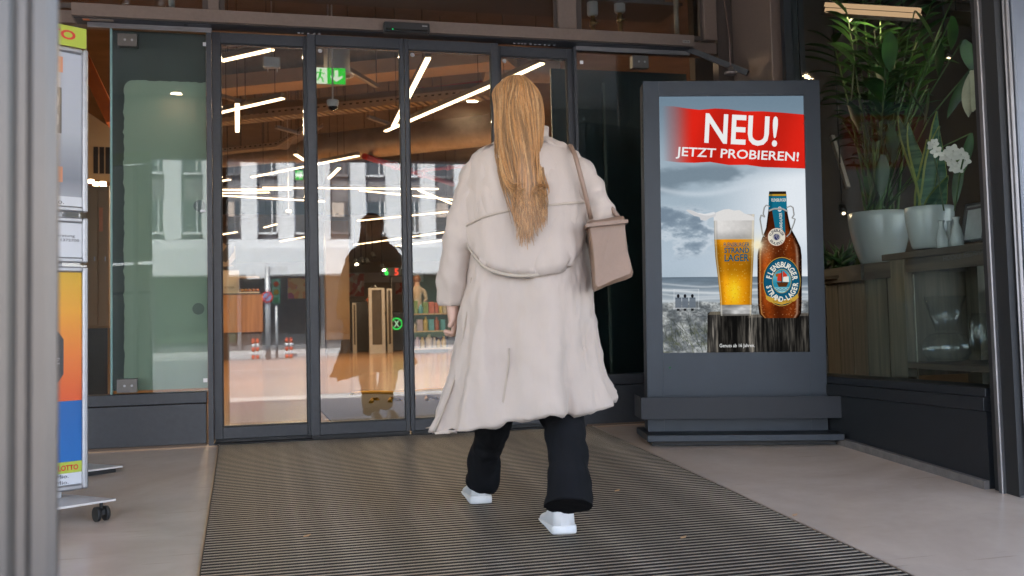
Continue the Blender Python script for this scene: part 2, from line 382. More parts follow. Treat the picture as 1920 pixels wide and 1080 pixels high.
# stall risers
def riser(x0, x1, top):
    g = MB(); g.box(x0, x1, -.05, .06, top-.062, top, .003); part('riser_ledge', g, anthr)
    g = MB(); g.box(x0, x1-.004, -.044, .05, .012, top-.066, .002); part('riser_panel', g, anthr)
    g = MB(); g.box(x0, x1, -.03, .04, -.03, .010); part('riser_foot', g, M('foot_strip', (.14,.09,.06), .6))
riser(-2.2, px_x(388.5,740,0), .30)
riser(px_x(1085.5,740,0), 3.0, .31)
g = MB(); g.box(-2.2, 3.0, -.075, -.05, -.03, -.0005); part('threshold_strip', g, M('brass_worn', (.38,.25,.16), .4, .5))
g = MB(); g.box(px_x(399,800,0), px_x(1080,790,0), -.049, .07, -.03, .006); part('floor_track', g, black_rub)
# fixed side panes with fittings
xl, xr = px_x(211,400,-.015), px_x(388.6,400,-.015)
g = MB(); g.box(xl, xr, -.02, -.008, .30, 2.36); part('fixed_pane', g, glass_soft)
g = MB(); g.box(-2.2, xl-.14, .03, .042, .30, 2.36); part('fixed_pane', g, glass)
g = MB(); g.box(xl-.012, xl, -.02,-.008,.30,2.36); part('pane_edge', g, M('green_glass_edge', (.18,.3,.28), .2, 0, .1))
xr0, xr1 = px_x(1085.5,400,-.015), px_x(1207,400,-.015)
g = MB(); g.box(xr0, xr1, -.02, -.008, .31, 2.36); part('fixed_pane', g, glass)
def fitting(px0, py0, px1, py1):
    a, b2 = at_y(px0,py0,-.04), at_y(px1,py1,-.04)
    g = MB(); g.box(a.x, b2.x, -.04, .012, b2.z, a.z, .002); f = part('patch_fitting', g, steel_dark)
    for t in (.38, .74):
        g = MB(); c = Vector((a.x+(b2.x-a.x)*t, -.0405, (a.z+b2.z)/2))
        g.tube([c, c+Vector((0,-.003,0))], .0065, 12); obj('screw', g, alu, f)
fitting(220,62,257,87); fitting(219,711,257,736); fitting(1186,103,1217,128)
# painted film behind the left pane (its edge has flaked)
film_m = M('sage_green_film', (.225,.262,.215), .75, 0, .06, 1.2)
gx0, gx1, gz0, gz1 = px_x(233,400,.045), px_x(389,400,.045)-.005, .315, at_y(300,152,.045).z
P = []
for t in np.linspace(0,1,90): P.append((gx0+random.uniform(-.004,.002)*(1 if random.random()<.6 else 2.2), gz0+(gz1-.05-gz0)*t))
for a in np.linspace(0,math.pi/2,8)[1:]: P.append((gx0+.05-.05*math.cos(a), gz1-.05+.05*math.sin(a)))
for t in np.linspace(.08,1,40): P.append((gx0+(gx1-gx0)*t, gz1+random.uniform(-.003,.003)))
P.append((gx1, gz0))
g = MB(); g.prism([(x, .045, z) for x, z in P], (0,.01,0)); part('green_film', g, film_m)
g = MB(); g.box(xl-.02, gx1, .075, .09, .315, 2.36); part('pocket_backing', g, M('pocket_black', (.02,.028,.03), .5))
for px_, py_ in ((374,386),(372,579)):
    c = at_y(px_,py_,.042); g = MB(); g.tube([c, c+Vector((0,.006,0))], .033, 24)
    part('finger_hole', g, M('hole_grey', (.1,.105,.1), .6))
c = at_y(378,396,-.02); g = MB(); g.tube([c, c+Vector((0,-.012,0))], .008, 12); g.box(c.x, c.x+.022, c.y-.01, c.y-.002, c.z-.006, c.z+.006); part('lock_pin', g, alu)
for px_, py_ in ((384,83),(385,713),(1085.5+5,117)):
    c = at_y(px_,py_,-.021); g = MB(); g.box(c.x-.011, c.x+.011, -.023, -.0205, c.z-.011, c.z+.011); part('corner_sticker', g, white_pl)
g = MB(); g.box(xr0, 3.0, .5, .52, 0, 2.36); part('pocket_backing', g, M('pocket_teal', (.008,.02,.022), .35))
# things pale against the pocket: a posts pair behind the right pane
g = MB(); g.box(px_x(1134,300,.2), px_x(1138,300,.2), .2, .22, .31, 2.2); part('pocket_post', g, M('pocket_post_green', (.06,.075,.06), .6))
# right hand window wall: x = 3.15
WX = 3.15
yF, yN = -.545, -2.16
g = MB(); g.box(WX, WX+.2, yN, yF, .262, .30, .002); g.box(WX-.012, WX+.19, yN, yF, .20, .26, .002); part('window_sill', g, anthr_dark)
g = MB(); g.hexa([(WX,yN,-.16),(WX+.15,yN,-.16),(WX+.15,yF,-.06),(WX,yF,-.06),(WX,yN,.197),(WX+.15,yN,.197),(WX+.15,yF,.197),(WX,yF,.197)]); part('window_base_panel', g, anthr_dark)
g = MB(); g.hexa([(WX-.03,yN,-.2),(WX-.002,yN,-.2),(WX-.002,yF,-.1),(WX-.03,yF,-.1),(WX-.03,yN,-.103),(WX-.002,yN,-.103),(WX-.002,yF,.003),(WX-.03,yF,.003)]); part('kerb_strip', g, M('grey_mortar', (.12,.105,.095), .9, 0, .3, 20, .3))
g = MB(); g.box(WX+.05, WX+.062, yN, yF-.04, .30, 3.05); part('window_pane', g, glass_win)
g = MB(); g.box(WX, WX+.09, yF-.04, yF, .30, 3.05); part('window_frame_post', g, anthr_dark)
# chrome window stop and steel column on the right
col_m = M('blue_grey_steel', (.15,.165,.19), .38, .35, .1, 3, .02, 60)
cl = thing('steel_column', 'blue grey steel clad column right of the plant window, chrome strips on its edge', 'column', (3.2,-2.4,-.16))
zb = SLOPE*-2.3-.03
c0 = at_floor(1893,920); cx = c0.x
g = MB(); g.box(cx+.012, cx+.9, -2.36, -2.17, zb, 3.05, .006); obj('cladding', g, col_m, cl)
g = MB(); g.box(cx+.18, cx+.183, -2.3615, -2.3605, zb, 3.05); obj('panel_joint', g, M('joint_dark', (.06,.07,.08), .5), cl)  # thin dark strip drawn as the cladding joint
chrome = M('chrome_strip', (.22,.21,.21), .38, .8, .1, 10)
for (dx, yy, r_) in ((-.055,-2.235,.014),(-.001,-2.345,.008),(-.012,-2.335,.006)):
    g = MB(); g.box(cx+dx-r_, cx+dx+r_, yy-r_, yy+r_, zb+.02, 3.05, .004); obj('trim_strip', g, chrome, cl)
g = MB(); g.box(cx-.05, cx+.01, -2.325, -2.18, zb+.01, 3.05); obj('rubber_seal', g, black_rub, cl)
g = MB(); g.box(cx-.05, cx+.008, -2.34, -2.2, zb-.01, zb+.035, .006); obj('mortar_foot', g, M('rough_mortar', (.15,.14,.13), .95, 0, .4, 60, .6), cl)
# downlights in the soffit
for i, (px_, py_) in enumerate(((883,192),(331,176),(311,190))):
    q = at_z(px_, py_, 3.046); x, y = q.x, -q.y
    t = thing('downlight', ['round recessed downlight in the soffit mirrored in the third door leaf','round recessed downlight in the soffit mirrored upper in the green panel','round recessed downlight in the soffit mirrored lower in the green panel'][i], 'ceiling light', (x,y,3.05), 'downlights in the entrance soffit')
    g = MB(); g.lathe([(.075,-.008),(.075,.0),(.06,.0),(.06,-.008),(.075,-.008)], (x,y,3.046), 24, False); obj('trim_ring', g, white_pl, t)
    g = MB(); g.lathe([(.058,-.003),(.058,-.001)], (x,y,3.046), 24, True, True); obj('lamp', g, E('downlight_glow', (1,.70,.43), 30), t)
# ------------------------------------------------------------------ sliding doors
def door(x0, x1, y0, label, sl, sr, dots=False, first=None):
    t = thing('sliding_door', label, 'door', ((x0+x1)/2, y0, .026), 'glass leaves of the sliding entrance door')
    y1 = y0+.042; z0, z1 = .026, 2.356
    g = MB(); g.box(x0, x0+sl, y0, y1, z0, z1, .002); obj('stile', g, anthr, t)
    g = MB(); g.box(x1-sr, x1, y0, y1, z0, z1, .002); obj('stile', g, anthr, t)
    g = MB(); g.box(x0+sl+.0005, x1-sr-.0005, y0+.001, y1-.001, z1-.064, z1-.001, .002); obj('top_rail', g, anthr, t)
    g = MB(); g.box(x0+sl+.0005, x1-sr-.0005, y0+.001, y1-.001, z0+.001, z0+.066, .002); obj('bottom_rail', g, anthr, t)
    a, b2, c, d = x0+sl, x1-sr, z0+.067, z1-.065
    g = MB()
    for q in ((a,a+.006,c,d),(b2-.006,b2,c,d),(a+.0062,b2-.0062,c,c+.006),(a+.0062,b2-.0062,d-.006,d)): g.box(q[0],q[1],y0+.006,y1-.004,q[2],q[3])
    obj('rubber_seal', g, black_rub, t)
    g = MB(); g.box(a+.0065, b2-.0065, y0+.014, y0+.022, c+.0065, d-.0065); obj('glass_pane', g, glass, t)
    g = MB(); g.box(x0+.004, x1-.004, y0+.004, y1-.01, .008, z0-.0005); obj('brush_seal', g, black_rub, t)
    if dots:
        for zz in (d-.03,):
            g = MB(); cc = Vector((a+.028, y0+.0135, zz)); g.tube([cc, cc+Vector((0,-.003,0))], .013, 20); obj('round_sticker', g, M('clear_sticker', (.35,.33,.31), .5), t)
    return t
yb, yf = -.004, -.052
e = lambda px, py, Y: at_y(px, py, Y).x
door(e(399,400,yb), e(583,400,yb), yb, 'left outer sliding glass leaf beside the green film panel', .047, .03)
door(e(579.5,400,yf), e(763,400,yf)-.0015, yf, 'inner left sliding glass leaf with the exit sign behind it', .047, .023, True)
door(e(763,400,yf)+.0015, e(941,400,yf), yf, 'inner right sliding glass leaf closing against the middle gap', .023, .042, True)
door(e(936,400,yb), e(1086,400,yb)-.004, yb, 'right outer sliding glass leaf beside the dark teal panel', .03, .045, True)
# ------------------------------------------------------------------ door operator
op = thing('door_operator', 'long brown header beam of the sliding door drive above the leaves', 'door drive', (.9,-.1,2.36))
bl, br = at_y(133,16,-.16), at_y(1302,76,-.16)
g = MB(); g.box(bl.x, br.x, -.16, .0, 2.366, 2.437, .002); obj('housing', g, bronze, op)
g = MB(); g.box(bl.x+.01, br.x-.012, -.128, -.004, 2.3625, 2.3655); obj('underside_plate', g, anthr_dark, op)
for a, b2 in ((at_y(165,50,-.03).x, at_y(397,55,-.03).x), (at_y(1077,92,-.03).x, at_y(1290,100,-.03).x)):
    g = MB(); g.box(a, b2, -.06, -.045, 2.343, 2.361); g.box(a, b2, -.057, -.047, 2.335, 2.3428); obj('track_profile', g, M('track_grey', (.2,.19,.19), .35, .6, .2, 8, stretch=(.3,6,6)), op)
for a, b2 in ((.3,.42),(1.60,1.86)):
    g = MB()
    x = a
    while x < b2: g.box(x, x+.012, -.05, -.044, 2.3572, 2.3622); x += random.uniform(.02,.035)
    obj('roller_screw', g, alu, op)
q = at_y(1280,78,-.1605)
nm = obj('name_plate', MB().box(q.x, q.x+.049, -.163, -.1602, q.z-.008, q.z+.009), M('plate_grey', (.3,.28,.26), .4, .6), op)
link('lettering', text_fit('GEZE', (q.x+.004, -.1634, q.z-.0045), (1,0,0), (0,0,1), .041, .009, .02), anthr_dark, nm)
s0 = at_z(138,31,2.3615)
g = MB(); g.box(-.86,-.70,-.12,-.085,2.3608,2.3622); obj('warning_label', g, M('label_paper', (.28,.22,.17), .6), op)
g = MB(); g.box(-.857,-.825,-.117,-.088,2.3598,2.3607); obj('warning_symbol', g, orange, op)
g = MB(); g.tube([(-.32,-.09,2.3624),(-.32,-.09,2.359)], .012, 16); obj('plug', g, black_rub, op)
# radar sensor
sx0, sx1 = at_y(720,48,-.215).x, at_y(806,55,-.215).x
sz0, sz1 = at_y(760,61,-.215).z, at_y(760,41,-.215).z
sn = thing('door_sensor', 'black radar sensor box with a green light fixed on the header beam', 'sensor', ((sx0+sx1)/2,-.19,sz0))
g = MB(); g.box(sx0, sx1, -.215, -.1605, sz0, sz1, .006); obj('casing', g, M('sensor_black', (.018,.018,.018), .35), sn)
g = MB(); g.box(sx0+.01, sx1-.012, -.2175, -.2152, sz0+.010, sz0+.022, .001); obj('lens_strip', g, M('sensor_lens', (.008,.008,.008), .1), sn)
g = MB(); g.tube([(sx0+.05,-.2176,sz0+.016),(sx0+.05,-.2190,sz0+.016)], .0035, 8); obj('status_light', g, E('green_led', (.02,.9,.2), .25), sn)
g = MB(); g.box(sx1-.045, sx1-.015, -.2165, -.2152, sz1-.022, sz1-.017); obj('brand_print', g, M('pale_print', (.3,.3,.3), .5), sn)
# pipes and lamps behind the transom
def pipe_valve(px, y_top, label, wide, Y=.35):
    c = at_y(px, 20, Y); r_ = wide/2*(c-CAM).length/FPX
    t = thing('insulated_pipe', label, 'pipe', (c.x, Y, 2.55), 'pipes behind the upper windows')
    zt = at_y(px, y_top, Y).z
    g = MB(); g.lathe([(0,zt),(r_*.85,zt),(r_,zt+.012),(r_,3.05)], (c.x,Y,0), 20, False); obj('sleeve', g, M('pale_sleeve', (.42,.44,.41), .5), t)
    g = MB(); g.lathe([(r_*.42,2.46),(r_*.42,zt-.06),(r_*.6,zt-.055),(r_*.6,zt-.03),(r_*.4,zt-.025),(r_*.4,zt-.001)], (c.x,Y,0), 12, False); g.tube([(c.x-.03,Y-.02,zt-.075),(c.x+.03,Y-.02,zt-.05)], .008, 8); obj('brass_valve', g, brass, t)
pipe_valve(1111, 30, 'left pale pipe with brass valve behind the right upper window', 20)
pipe_valve(1162, 24, 'second pale pipe with brass valve behind the right upper window', 20)
pipe_valve(322, 14, 'pale pipe end behind the left upper window, above the green panel', 11)
for px, lab in ((236,'left clear glass bulb lamp behind the left upper window'),(301,'second clear glass bulb lamp behind the left upper window')):
    c = at_y(px, 8, .3); t = thing('bulb_lamp', lab, 'lamp', (c.x,.3,c.z-.03), 'bulb lamps behind the left upper window')
    g = MB(); g.lathe([(0,c.z-.035),(.02,c.z-.03),(.032,c.z-.005),(.03,c.z+.02),(.016,c.z+.045),(.014,c.z+.06)], (c.x,.3,0), 16); obj('bulb', g, glass, t)
    g = MB(); g.lathe([(.013,c.z+.061),(.015,c.z+.1),(.004,c.z+.12),(.004,3.05)], (c.x,.3,0), 12); obj('socket', g, brass, t)
for px, wd, lab in ((1086,.03,'thin upright steel tube at the left edge of the right upper window'),(1268,.035,'upright cream tube near the right end of the right upper window')):
    c = at_y(px, 20, .2); g = MB(); g.tube([(c.x,.2,2.45),(c.x,.2,3.05)], wd/2, 14)
    solo('upright_tube', g, M('cream_tube', (.34,.3,.22), .4, .3), lab, 'tube', 'tubes behind the upper windows')
# cable and arm on the right
a, b2 = at_y(1289,92,-.06), at_y(1402,137,-.3)
g = MB(); g.bar(a, b2, .03, .035); solo('support_arm', g, anthr_dark, 'black sloping metal arm from the header beam down to the corner pillar', 'arm')
# ------------------------------------------------------------------ entrance mat
mx0, mx1 = at_floor(411,835).x+.0, at_floor(1110,801).x
mt_ = thing('entrance_mat', 'large dark ribbed entrance mat with aluminium rails leading to the sliding doors', 'mat', (1,-2.3,0))
def fiber_mat(name, col):
    m, t, o = _mat(name); N, L = t.nodes, t.links
    b = N.new('ShaderNodeBsdfPrincipled'); L.new(b.outputs[0], o.inputs[0]); b.inputs['Roughness'].default_value = .9; b.inputs['Specular IOR Level'].default_value = .2
    ge = N.new('ShaderNodeNewGeometry')
    n = N.new('ShaderNodeTexNoise'); n.inputs['Scale'].default_value = 420; n.inputs['Detail'].default_value = 3; L.new(ge.outputs['Position'], n.inputs['Vector'])
    n2 = N.new('ShaderNodeTexNoise'); n2.inputs['Scale'].default_value = 1.3; n2.inputs['Detail'].default_value = 6; L.new(ge.outputs['Position'], n2.inputs['Vector'])
    cr = N.new('ShaderNodeValToRGB'); cr.color_ramp.elements[0].position = .38; cr.color_ramp.elements[1].position = .72
    cr.color_ramp.elements[0].color = (*[c*.45 for c in col], 1); cr.color_ramp.elements[1].color = (*[c*2.4 for c in col], 1); L.new(n.outputs['Fac'], cr.inputs[0])
    mr = N.new('ShaderNodeMapRange'); mr.inputs[3].default_value = .6; mr.inputs[4].default_value = 1.5; L.new(n2.outputs['Fac'], mr.inputs[0])
    mu = N.new('ShaderNodeMix'); mu.data_type = 'RGBA'; mu.blend_type = 'MULTIPLY'; mu.inputs['Factor'].default_value = 1; L.new(cr.outputs[0], mu.inputs['A']); L.new(mr.outputs[0], mu.inputs['B'])
    L.new(mu.outputs['Result'], b.inputs['Base Color'])
    bp = N.new('ShaderNodeBump'); bp.inputs['Strength'].default_value = .8; bp.inputs['Distance'].default_value = .004; L.new(n.outputs['Fac'], bp.inputs['Height']); L.new(bp.outputs[0], b.inputs['Normal'])
    return m
carpet = fiber_mat('mat_fibre', (.014,.0105,.008))
railm = M('mat_rail', (.29,.235,.175), .5, .2, .5, 9, stretch=(.5,1,1))
g = MB(); PIT, WS = .0335, .0245
base = g.hexa([(mx0,-4.62,SLOPE*-4.62-.0),(mx1,-4.62,SLOPE*-4.62),(mx1,-.075,SLOPE*-.075),(mx0,-.075,SLOPE*-.075),(mx0,-4.62,SLOPE*-4.62+.003),(mx1,-4.62,SLOPE*-4.62+.003),(mx1,-.075,SLOPE*-.075+.003),(mx0,-.075,SLOPE*-.075+.003)])
obj('mat_tray', g, black_rub, mt_)
me_s = me_r = None
k = 0; y = -.10
while y > -4.6:
    for nm_, wdt, h, mat_ in (('carpet_strip', WS, .0105, carpet), ('rail', PIT-WS-.0005, .0118, railm)):
        me = me_s if nm_ == 'carpet_strip' else me_r
        if me is None:
            g = MB(); nx = 6
            g.box(mx0+.004, mx1-.004, -wdt/2, wdt/2, .003, h, .0012)
            bmesh.ops.recalc_face_normals(g.bm, faces=g.bm.faces[:]); me = bpy.data.meshes.new(nm_); g.bm.to_mesh(me); g.bm.free(); me.materials.append(mat_)
            me.transform(Matrix.Rotation(math.atan(SLOPE), 4, 'X'))
            if nm_ == 'carpet_strip': me_s = me
            else: me_r = me
        o = bpy.data.objects.new(nm_, me); COL.objects.link(o); o.parent = mt_
        yy = y - (0 if nm_ == 'carpet_strip' else PIT/2)
        o.location = Vector((0, yy, SLOPE*yy)) - Vector((1,-2.3,0))
    y -= PIT
edge = M('brass_edge', (.33,.24,.17), .45, .6)
for x in (mx0-.008, mx1):
    g = MB(); g.hexa([(x,-4.62,SLOPE*-4.62+.0005),(x+.008,-4.62,SLOPE*-4.62+.0005),(x+.008,-.075,SLOPE*-.075+.0005),(x,-.075,SLOPE*-.075+.0005),(x,-4.62,SLOPE*-4.62+.010),(x+.008,-4.62,SLOPE*-4.62+.010),(x+.008,-.075,SLOPE*-.075+.010),(x,-.075,SLOPE*-.075+.010)])
    obj('edge_strip', g, edge, mt_)
# ------------------------------------------------------------------ display totem
th, rho = R(14.2), .0168
tX = Vector((math.cos(th)*math.cos(rho), -math.sin(th)*math.cos(rho), -math.sin(rho)))
tY = Vector((math.sin(th), math.cos(th), 0)); tZ = tX.cross(tY)
org = at_d(1384, 808, 5.68)
TM = Matrix.Identity(4)
for i in range(3): TM[i][0], TM[i][1], TM[i][2], TM[i][3] = tX[i], tY[i], tZ[i], org[i]
tot = thing('display_totem', 'freestanding anthracite advertising totem showing a beer poster on its bright screen', 'display', mtx=TM)
def tp(name, g, mat, p=None): return obj(name, g, mat, p or tot, world=False)
tot_m = M('totem_steel', (.024,.032,.042), .42, .3, .1, 5, .03, 300)
tot_d = M('totem_dark_steel', (.014,.016,.02), .5, .2, .12, 5, .03, 300)
hw, H = .504, 1.982
sx, sz0, sz1 = .413, .437, 1.895
g = MB()                                           # front plate with a window for the screen
for q in ((-hw,-sx,0,H),(sx,hw,0,H),(-sx+.0005,sx-.0005,0,sz0),(-sx+.0005,sx-.0005,sz1,H)): g.box(q[0],q[1],0,.012,q[2],q[3])
tp('front_frame', g, tot_m)
g = MB(); g.box(-hw+.002, hw-.002, .0125, .15, .001, H-.002, .004); tp('body', g, tot_d)
for s_ in (-1,1):
    g = MB(); g.box(s_*(hw-.006)-.005, s_*(hw-.006)+.005, .04, .12, .02, H-.02, .001); 
    tp('side_strip', g, tot_d)
g = MB()
for k in range(9): g.box(-hw-.0005, -hw+.0025, .05, .056, 1.55+k*.035, 1.575+k*.035)
tp('side_slot', g, black_rub)
g = MB(); g.box(-.535,.535,-.185,.26,-.036,.0,.003); tp('base_plate', g, tot_d)
g = MB(); g.box(-.53,.53,-.186,-.1855,-.034,-.003); tp('base_front', g, tot_m)
g = MB(); g.box(-.50,.50,-.14,.22,-.062,-.0365); tp('base_foot', g, black_rub)
tz0, tz1 = .078, .198
g = MB(); g.box(-.556,.556,-.118,-.112,tz0,tz1,.001); tp('tray_front', g, tot_d)
for s_ in (-1,1):
    g = MB(); g.box(s_*.553-.003, s_*.553+.003, -.111, .17, tz0, tz1); tp('tray_side', g, tot_d)
g = MB(); g.box(-.549,.549,-.111,-.001,tz0+.002,tz0+.006); tp('tray_bottom', g, tot_d)
g = MB(); g.box(.30,.3006,-.1184,-.1181,tz0+.003,tz1-.003); tp('tray_joint', g, black_rub)
for z_ in (.122,.112,.135):
    g = MB(); g.tube([(.0,-.1182,z_),(.0,-.1192,z_)], .0032, 8); tp('screw', g, black_rub)
g = MB(); g.tube([(-.376,-.0002,.355),(-.376,-.002,.355)], .004, 8); tp('status_light', g, E('green_dot', (.02,.6,.12), .05))
# --- the picture on the screen, painted in screen pixels
PW, PH = 620, 1094
SCR = .093                                         # screen brightness
def s2u(x, y):
    v = (y-171)/489; xl = 1233+7*v; xr = 1508+12*v
    return (x-xl)/(xr-xl), v
def UV2(px): return [(lambda q: (q[0]*PW, q[1]*PH))(s2u(*p)) for p in px]
yy_, xx_ = np.mgrid[0:PH, 0:PW].astype(np.float32)
U_, V_ = (xx_+.5)/PW, (yy_+.5)/PH
def vnoise(sxn, syn, seed):
    r_ = np.random.default_rng(seed); a = r_.random((int(syn)+3, int(sxn)+3))
    X, Y = U_*sxn, V_*syn; xi, yi = X.astype(int), Y.astype(int); fx, fy = X-xi, Y-yi
    fx, fy = fx*fx*(3-2*fx), fy*fy*(3-2*fy)
    return (a[yi,xi]*(1-fx)+a[yi,xi+1]*fx)*(1-fy)+(a[yi+1,xi]*(1-fx)+a[yi+1,xi+1]*fx)*fy
def fbm(sxn, syn, seed, o=5):
    t, s_, n = 0, 0, 1.
    for k in range(o): t = t+vnoise(sxn*2**k, syn*2**k, seed+k)*n; s_ += n; n *= .55
    return t/s_
def sm(a, b, x): t = np.clip((x-a)/(b-a), 0, 1); return t*t*(3-2*t)
def mask(poly, soft=1.2):
    P = np.array(poly, float); x0, y0 = np.floor(P.min(0)-3).astype(int); x1, y1 = np.ceil(P.max(0)+3).astype(int)
    x0, y0, x1, y1 = max(x0,0), max(y0,0), min(x1,PW), min(y1,PH); out = np.zeros((PH,PW), np.float32)
    if x1 <= x0 or y1 <= y0: return out
    acc = np.zeros((y1-y0, x1-x0), np.float32)
    for ox, oy in ((.17,.33),(.67,.17),(.33,.83),(.83,.67)):
        X, Y = np.meshgrid(np.arange(x0,x1)+ox, np.arange(y0,y1)+oy); c = np.zeros(X.shape, bool); n = len(P)
        for i in range(n):
            (ax, ay), (bx, by) = P[i], P[(i+1)%n]
            if ay == by: continue
            c ^= ((ay > Y) != (by > Y)) & (X < (bx-ax)*(Y-ay)/(by-ay)+ax)
        acc += c
    out[y0:y1,x0:x1] = acc/4; return out
def C3(*c): return np.array(c, float)/255
pic = np.zeros((PH,PW,3))
def mixin(mk, col):
    global pic
    mk = np.asarray(mk)[..., None]; pic = pic*(1-mk)+np.asarray(col)*mk
def yv(y): return (y-171)/489
# sky
g1 = sm(0, .3, V_)[...,None]; pic[:] = C3(116,138,155)*(1-g1)+C3(168,186,200)*g1
lightR = sm(.2,.95, U_+.25*(V_-.28)*4*.3)*sm(.26,.36,V_+.06*(U_-.5)); mixin(lightR, C3(236,243,250))
mixin(sm(.36,.55,V_)*(1-sm(.2,.75,U_))*.35, C3(205,220,233))
mixin(sm(.52,.66,V_)*(1-sm(.66,.70,V_))*.5, C3(190,205,220))
cl1 = sm(.5,.72, fbm(2.2,7,3)+.30*np.exp(-((V_-.305)/.045)**2)-.42*sm(.35,.8,U_)); mixin(.85*cl1*sm(.25,.29,V_)*(1-sm(.36,.40,V_)), C3(118,136,150))
mixin(np.exp(-((V_-.365-.02*np.sin(U_*6))/.012)**2)*.55*(1-sm(.3,.9,U_)), C3(220,230,240))
f2 = fbm(4.2,15,11,6); bk = np.exp(-((V_-.53)/.085)**2)*(1-sm(.18,.62,U_))
cl2 = sm(.45,.68, f2*.75+bk*.30); cl2 *= bk > .02; mixin(.8*cl2*sm(0,.3,bk), C3(112,130,148))
edge_ = sm(.44,.5,f2*.75+bk*.30)*(1-sm(.5,.6,f2*.75+bk*.30)); mixin(edge_*sm(.1,.5,bk)*.7, C3(214,224,234))
# sea
hz = yv(517); seam = sm(hz-.001, hz+.002, V_)
d = (V_-hz)/(yv(566)-hz)
fs = fbm(6,120,21); sea = C3(104,121,136)*(1-np.clip(d,0,1))[...,None]+C3(176,186,194)*np.clip(d,0,1)[...,None]
sea = sea*(.86+.28*fs)[...,None]; mixin(seam, sea)
for yy, wv, sg in ((533,.5,.004),(545,.8,.006),(552,.5,.004),(560,.5,.005)):
    mixin(seam*np.exp(-((V_-yv(yy)-.006*np.sin(U_*9+yy)-.006*(fbm(7,3,int(yy))-.5))/sg)**2)*wv, C3(226,232,236))
# sand and grass
sd = sm(yv(563), yv(569), V_+.006*np.sin(U_*8)); ns = fbm(14,40,31); nf = fbm(90,200,37,3)
sand = (C3(98,104,108)+(C3(176,180,180)-C3(98,104,108))*sm(.3,.7,ns)[...,None])*(.7+.6*nf)[...,None]; mixin(sd, sand)
mixin(sd*sm(.5,.75,fbm(20,60,41))*sm(yv(585),yv(640),V_)*.6, C3(84,88,70))
rg = np.random.default_rng(5)
for k in range(90):
    bx, by = rg.uniform(1232,1345), rg.uniform(615,665); ln = rg.uniform(15,46); an = rg.uniform(.2,1.0); cv = rg.uniform(3,10)
    p = [(bx-ln*math.sin(an)*t+cv*t*t, by-ln*math.cos(an)*t) for t in np.linspace(0,1,6)]
    q = UV2([(x-.55*(1-i/6), y) for i, (x, y) in enumerate(p)]+[(x+.55*(1-i/6), y) for i, (x, y) in list(enumerate(p))[::-1]])
    mixin(mask(q)*rg.uniform(.5,.95), C3(*(rg.choice([(40,48,40),(92,98,76),(60,66,56)]))))
# beach chair with three people
def rect(x0,y0,x1,y1): return UV2([(x0,y0),(x1,y0),(x1,y1),(x0,y1)])
mixin(mask(rect(1261,541,1308,578))*.08, C3(210,216,222))
for x0,y0,x1,y1 in ((1260,540,1262,579),(1307,540,1309,579),(1260,539.5,1309,541.5),(1259,575,1311,578)): mixin(mask(rect(x0,y0,x1,y1))*.4, C3(225,230,235))
for cxp in (1269,1282,1296):
    mixin(mask(rect(cxp-5.5,556,cxp+6,575))*.9, C3(84,94,106)); mixin(mask(rect(cxp-6,558,cxp+6.5,574))*.3, C3(160,170,180))
    mixin(mask(UV2([(cxp+2.6*math.cos(a), 553+3.6*math.sin(a)) for a in np.linspace(0,6.28,14)])), C3(24,26,30)); mixin(mask(rect(cxp-2.5,577,cxp+2.5,581)), C3(28,30,32))
# wooden posts
wg = fbm(70,14,51); wl = fbm(150,9,55,3)
def post(poly, dark):
    mk = mask(UV2(poly)); c = (C3(40,39,38)+(C3(140,134,124)-C3(40,39,38))*sm(.35,.72,.6*wg+.4*wl)[...,None])*dark[...,None]; mixin(mk, c); return mk
post([(1325,587),(1330,583),(1400,583),(1404,590),(1404,661),(1324,661)], .42+.75*np.exp(-((U_-.345)/.035)**2)+.25*sm(.5,.58,U_)*(1-sm(.58,.60,U_)))
post([(1398,594),(1404,589),(1519,587),(1522,592),(1522,661),(1399,661)], .55+.7*np.exp(-((U_-.60)/.03)**2)+.12*np.sin(U_*60))
mixin(mask(UV2([(1330,583),(1400,582),(1404,588),(1326,589)]))*.5, C3(150,140,118)); mixin(mask(UV2([(1404,589),(1519,586),(1521,592),(1400,595)]))*.5, C3(140,132,120))
mixin(mask(rect(1398,591,1404,661))*.55, C3(14,13,12))
for xx in (1351,1430,1458,1481): mixin(mask(rect(xx,596,xx+1.3,661))*.7, C3(12,12,12))
# beer glass
def lr(y, pts): 
    ys = [p[0] for p in pts]; return float(np.interp(y, ys, [p[1] for p in pts])), float(np.interp(y, ys, [p[2] for p in pts]))
GL = [(400,1337,1415),(446,1338,1414),(480,1340,1413),(520,1345,1411),(560,1349,1409.5),(590,1350,1409)]
def shape(y0, y1, T, n=30):
    ys = np.linspace(y0, y1, n); return [(lr(y,T)[0], y) for y in ys]+[(lr(y,T)[1], y) for y in ys[::-1]]
Xs = 1233+7*V_+U_*(275+5*V_); Ys = 171+489*V_
def across(T):
    ys = [p[0] for p in T]; a = np.interp(Ys, ys, [p[1] for p in T]); b2 = np.interp(Ys, ys, [p[2] for p in T]); return (Xs-a)/(b2-a)
u = across(GL)
gm = mask(UV2(shape(398,591,GL)))
beer = C3(236,150,16)*np.ones((PH,PW,1)); beer = beer*(1-(np.abs(u-.5)*2)[...,None]**3*.35)
hot = np.exp(-((u-.45)/.22)**2)*np.exp(-((Ys-545)/28)**2); beer = beer*(1-hot[...,None])+C3(255,214,40)*hot[...,None]
beer = beer*(1-.25*sm(446,470,Ys)*(1-sm(500,530,Ys)))[...,None]+C3(250,190,60)*(.12*np.exp(-((u-.2)/.1)**2))[...,None]
mixin(gm*sm(444,447,Ys)*(1-sm(569,572,Ys)), beer)
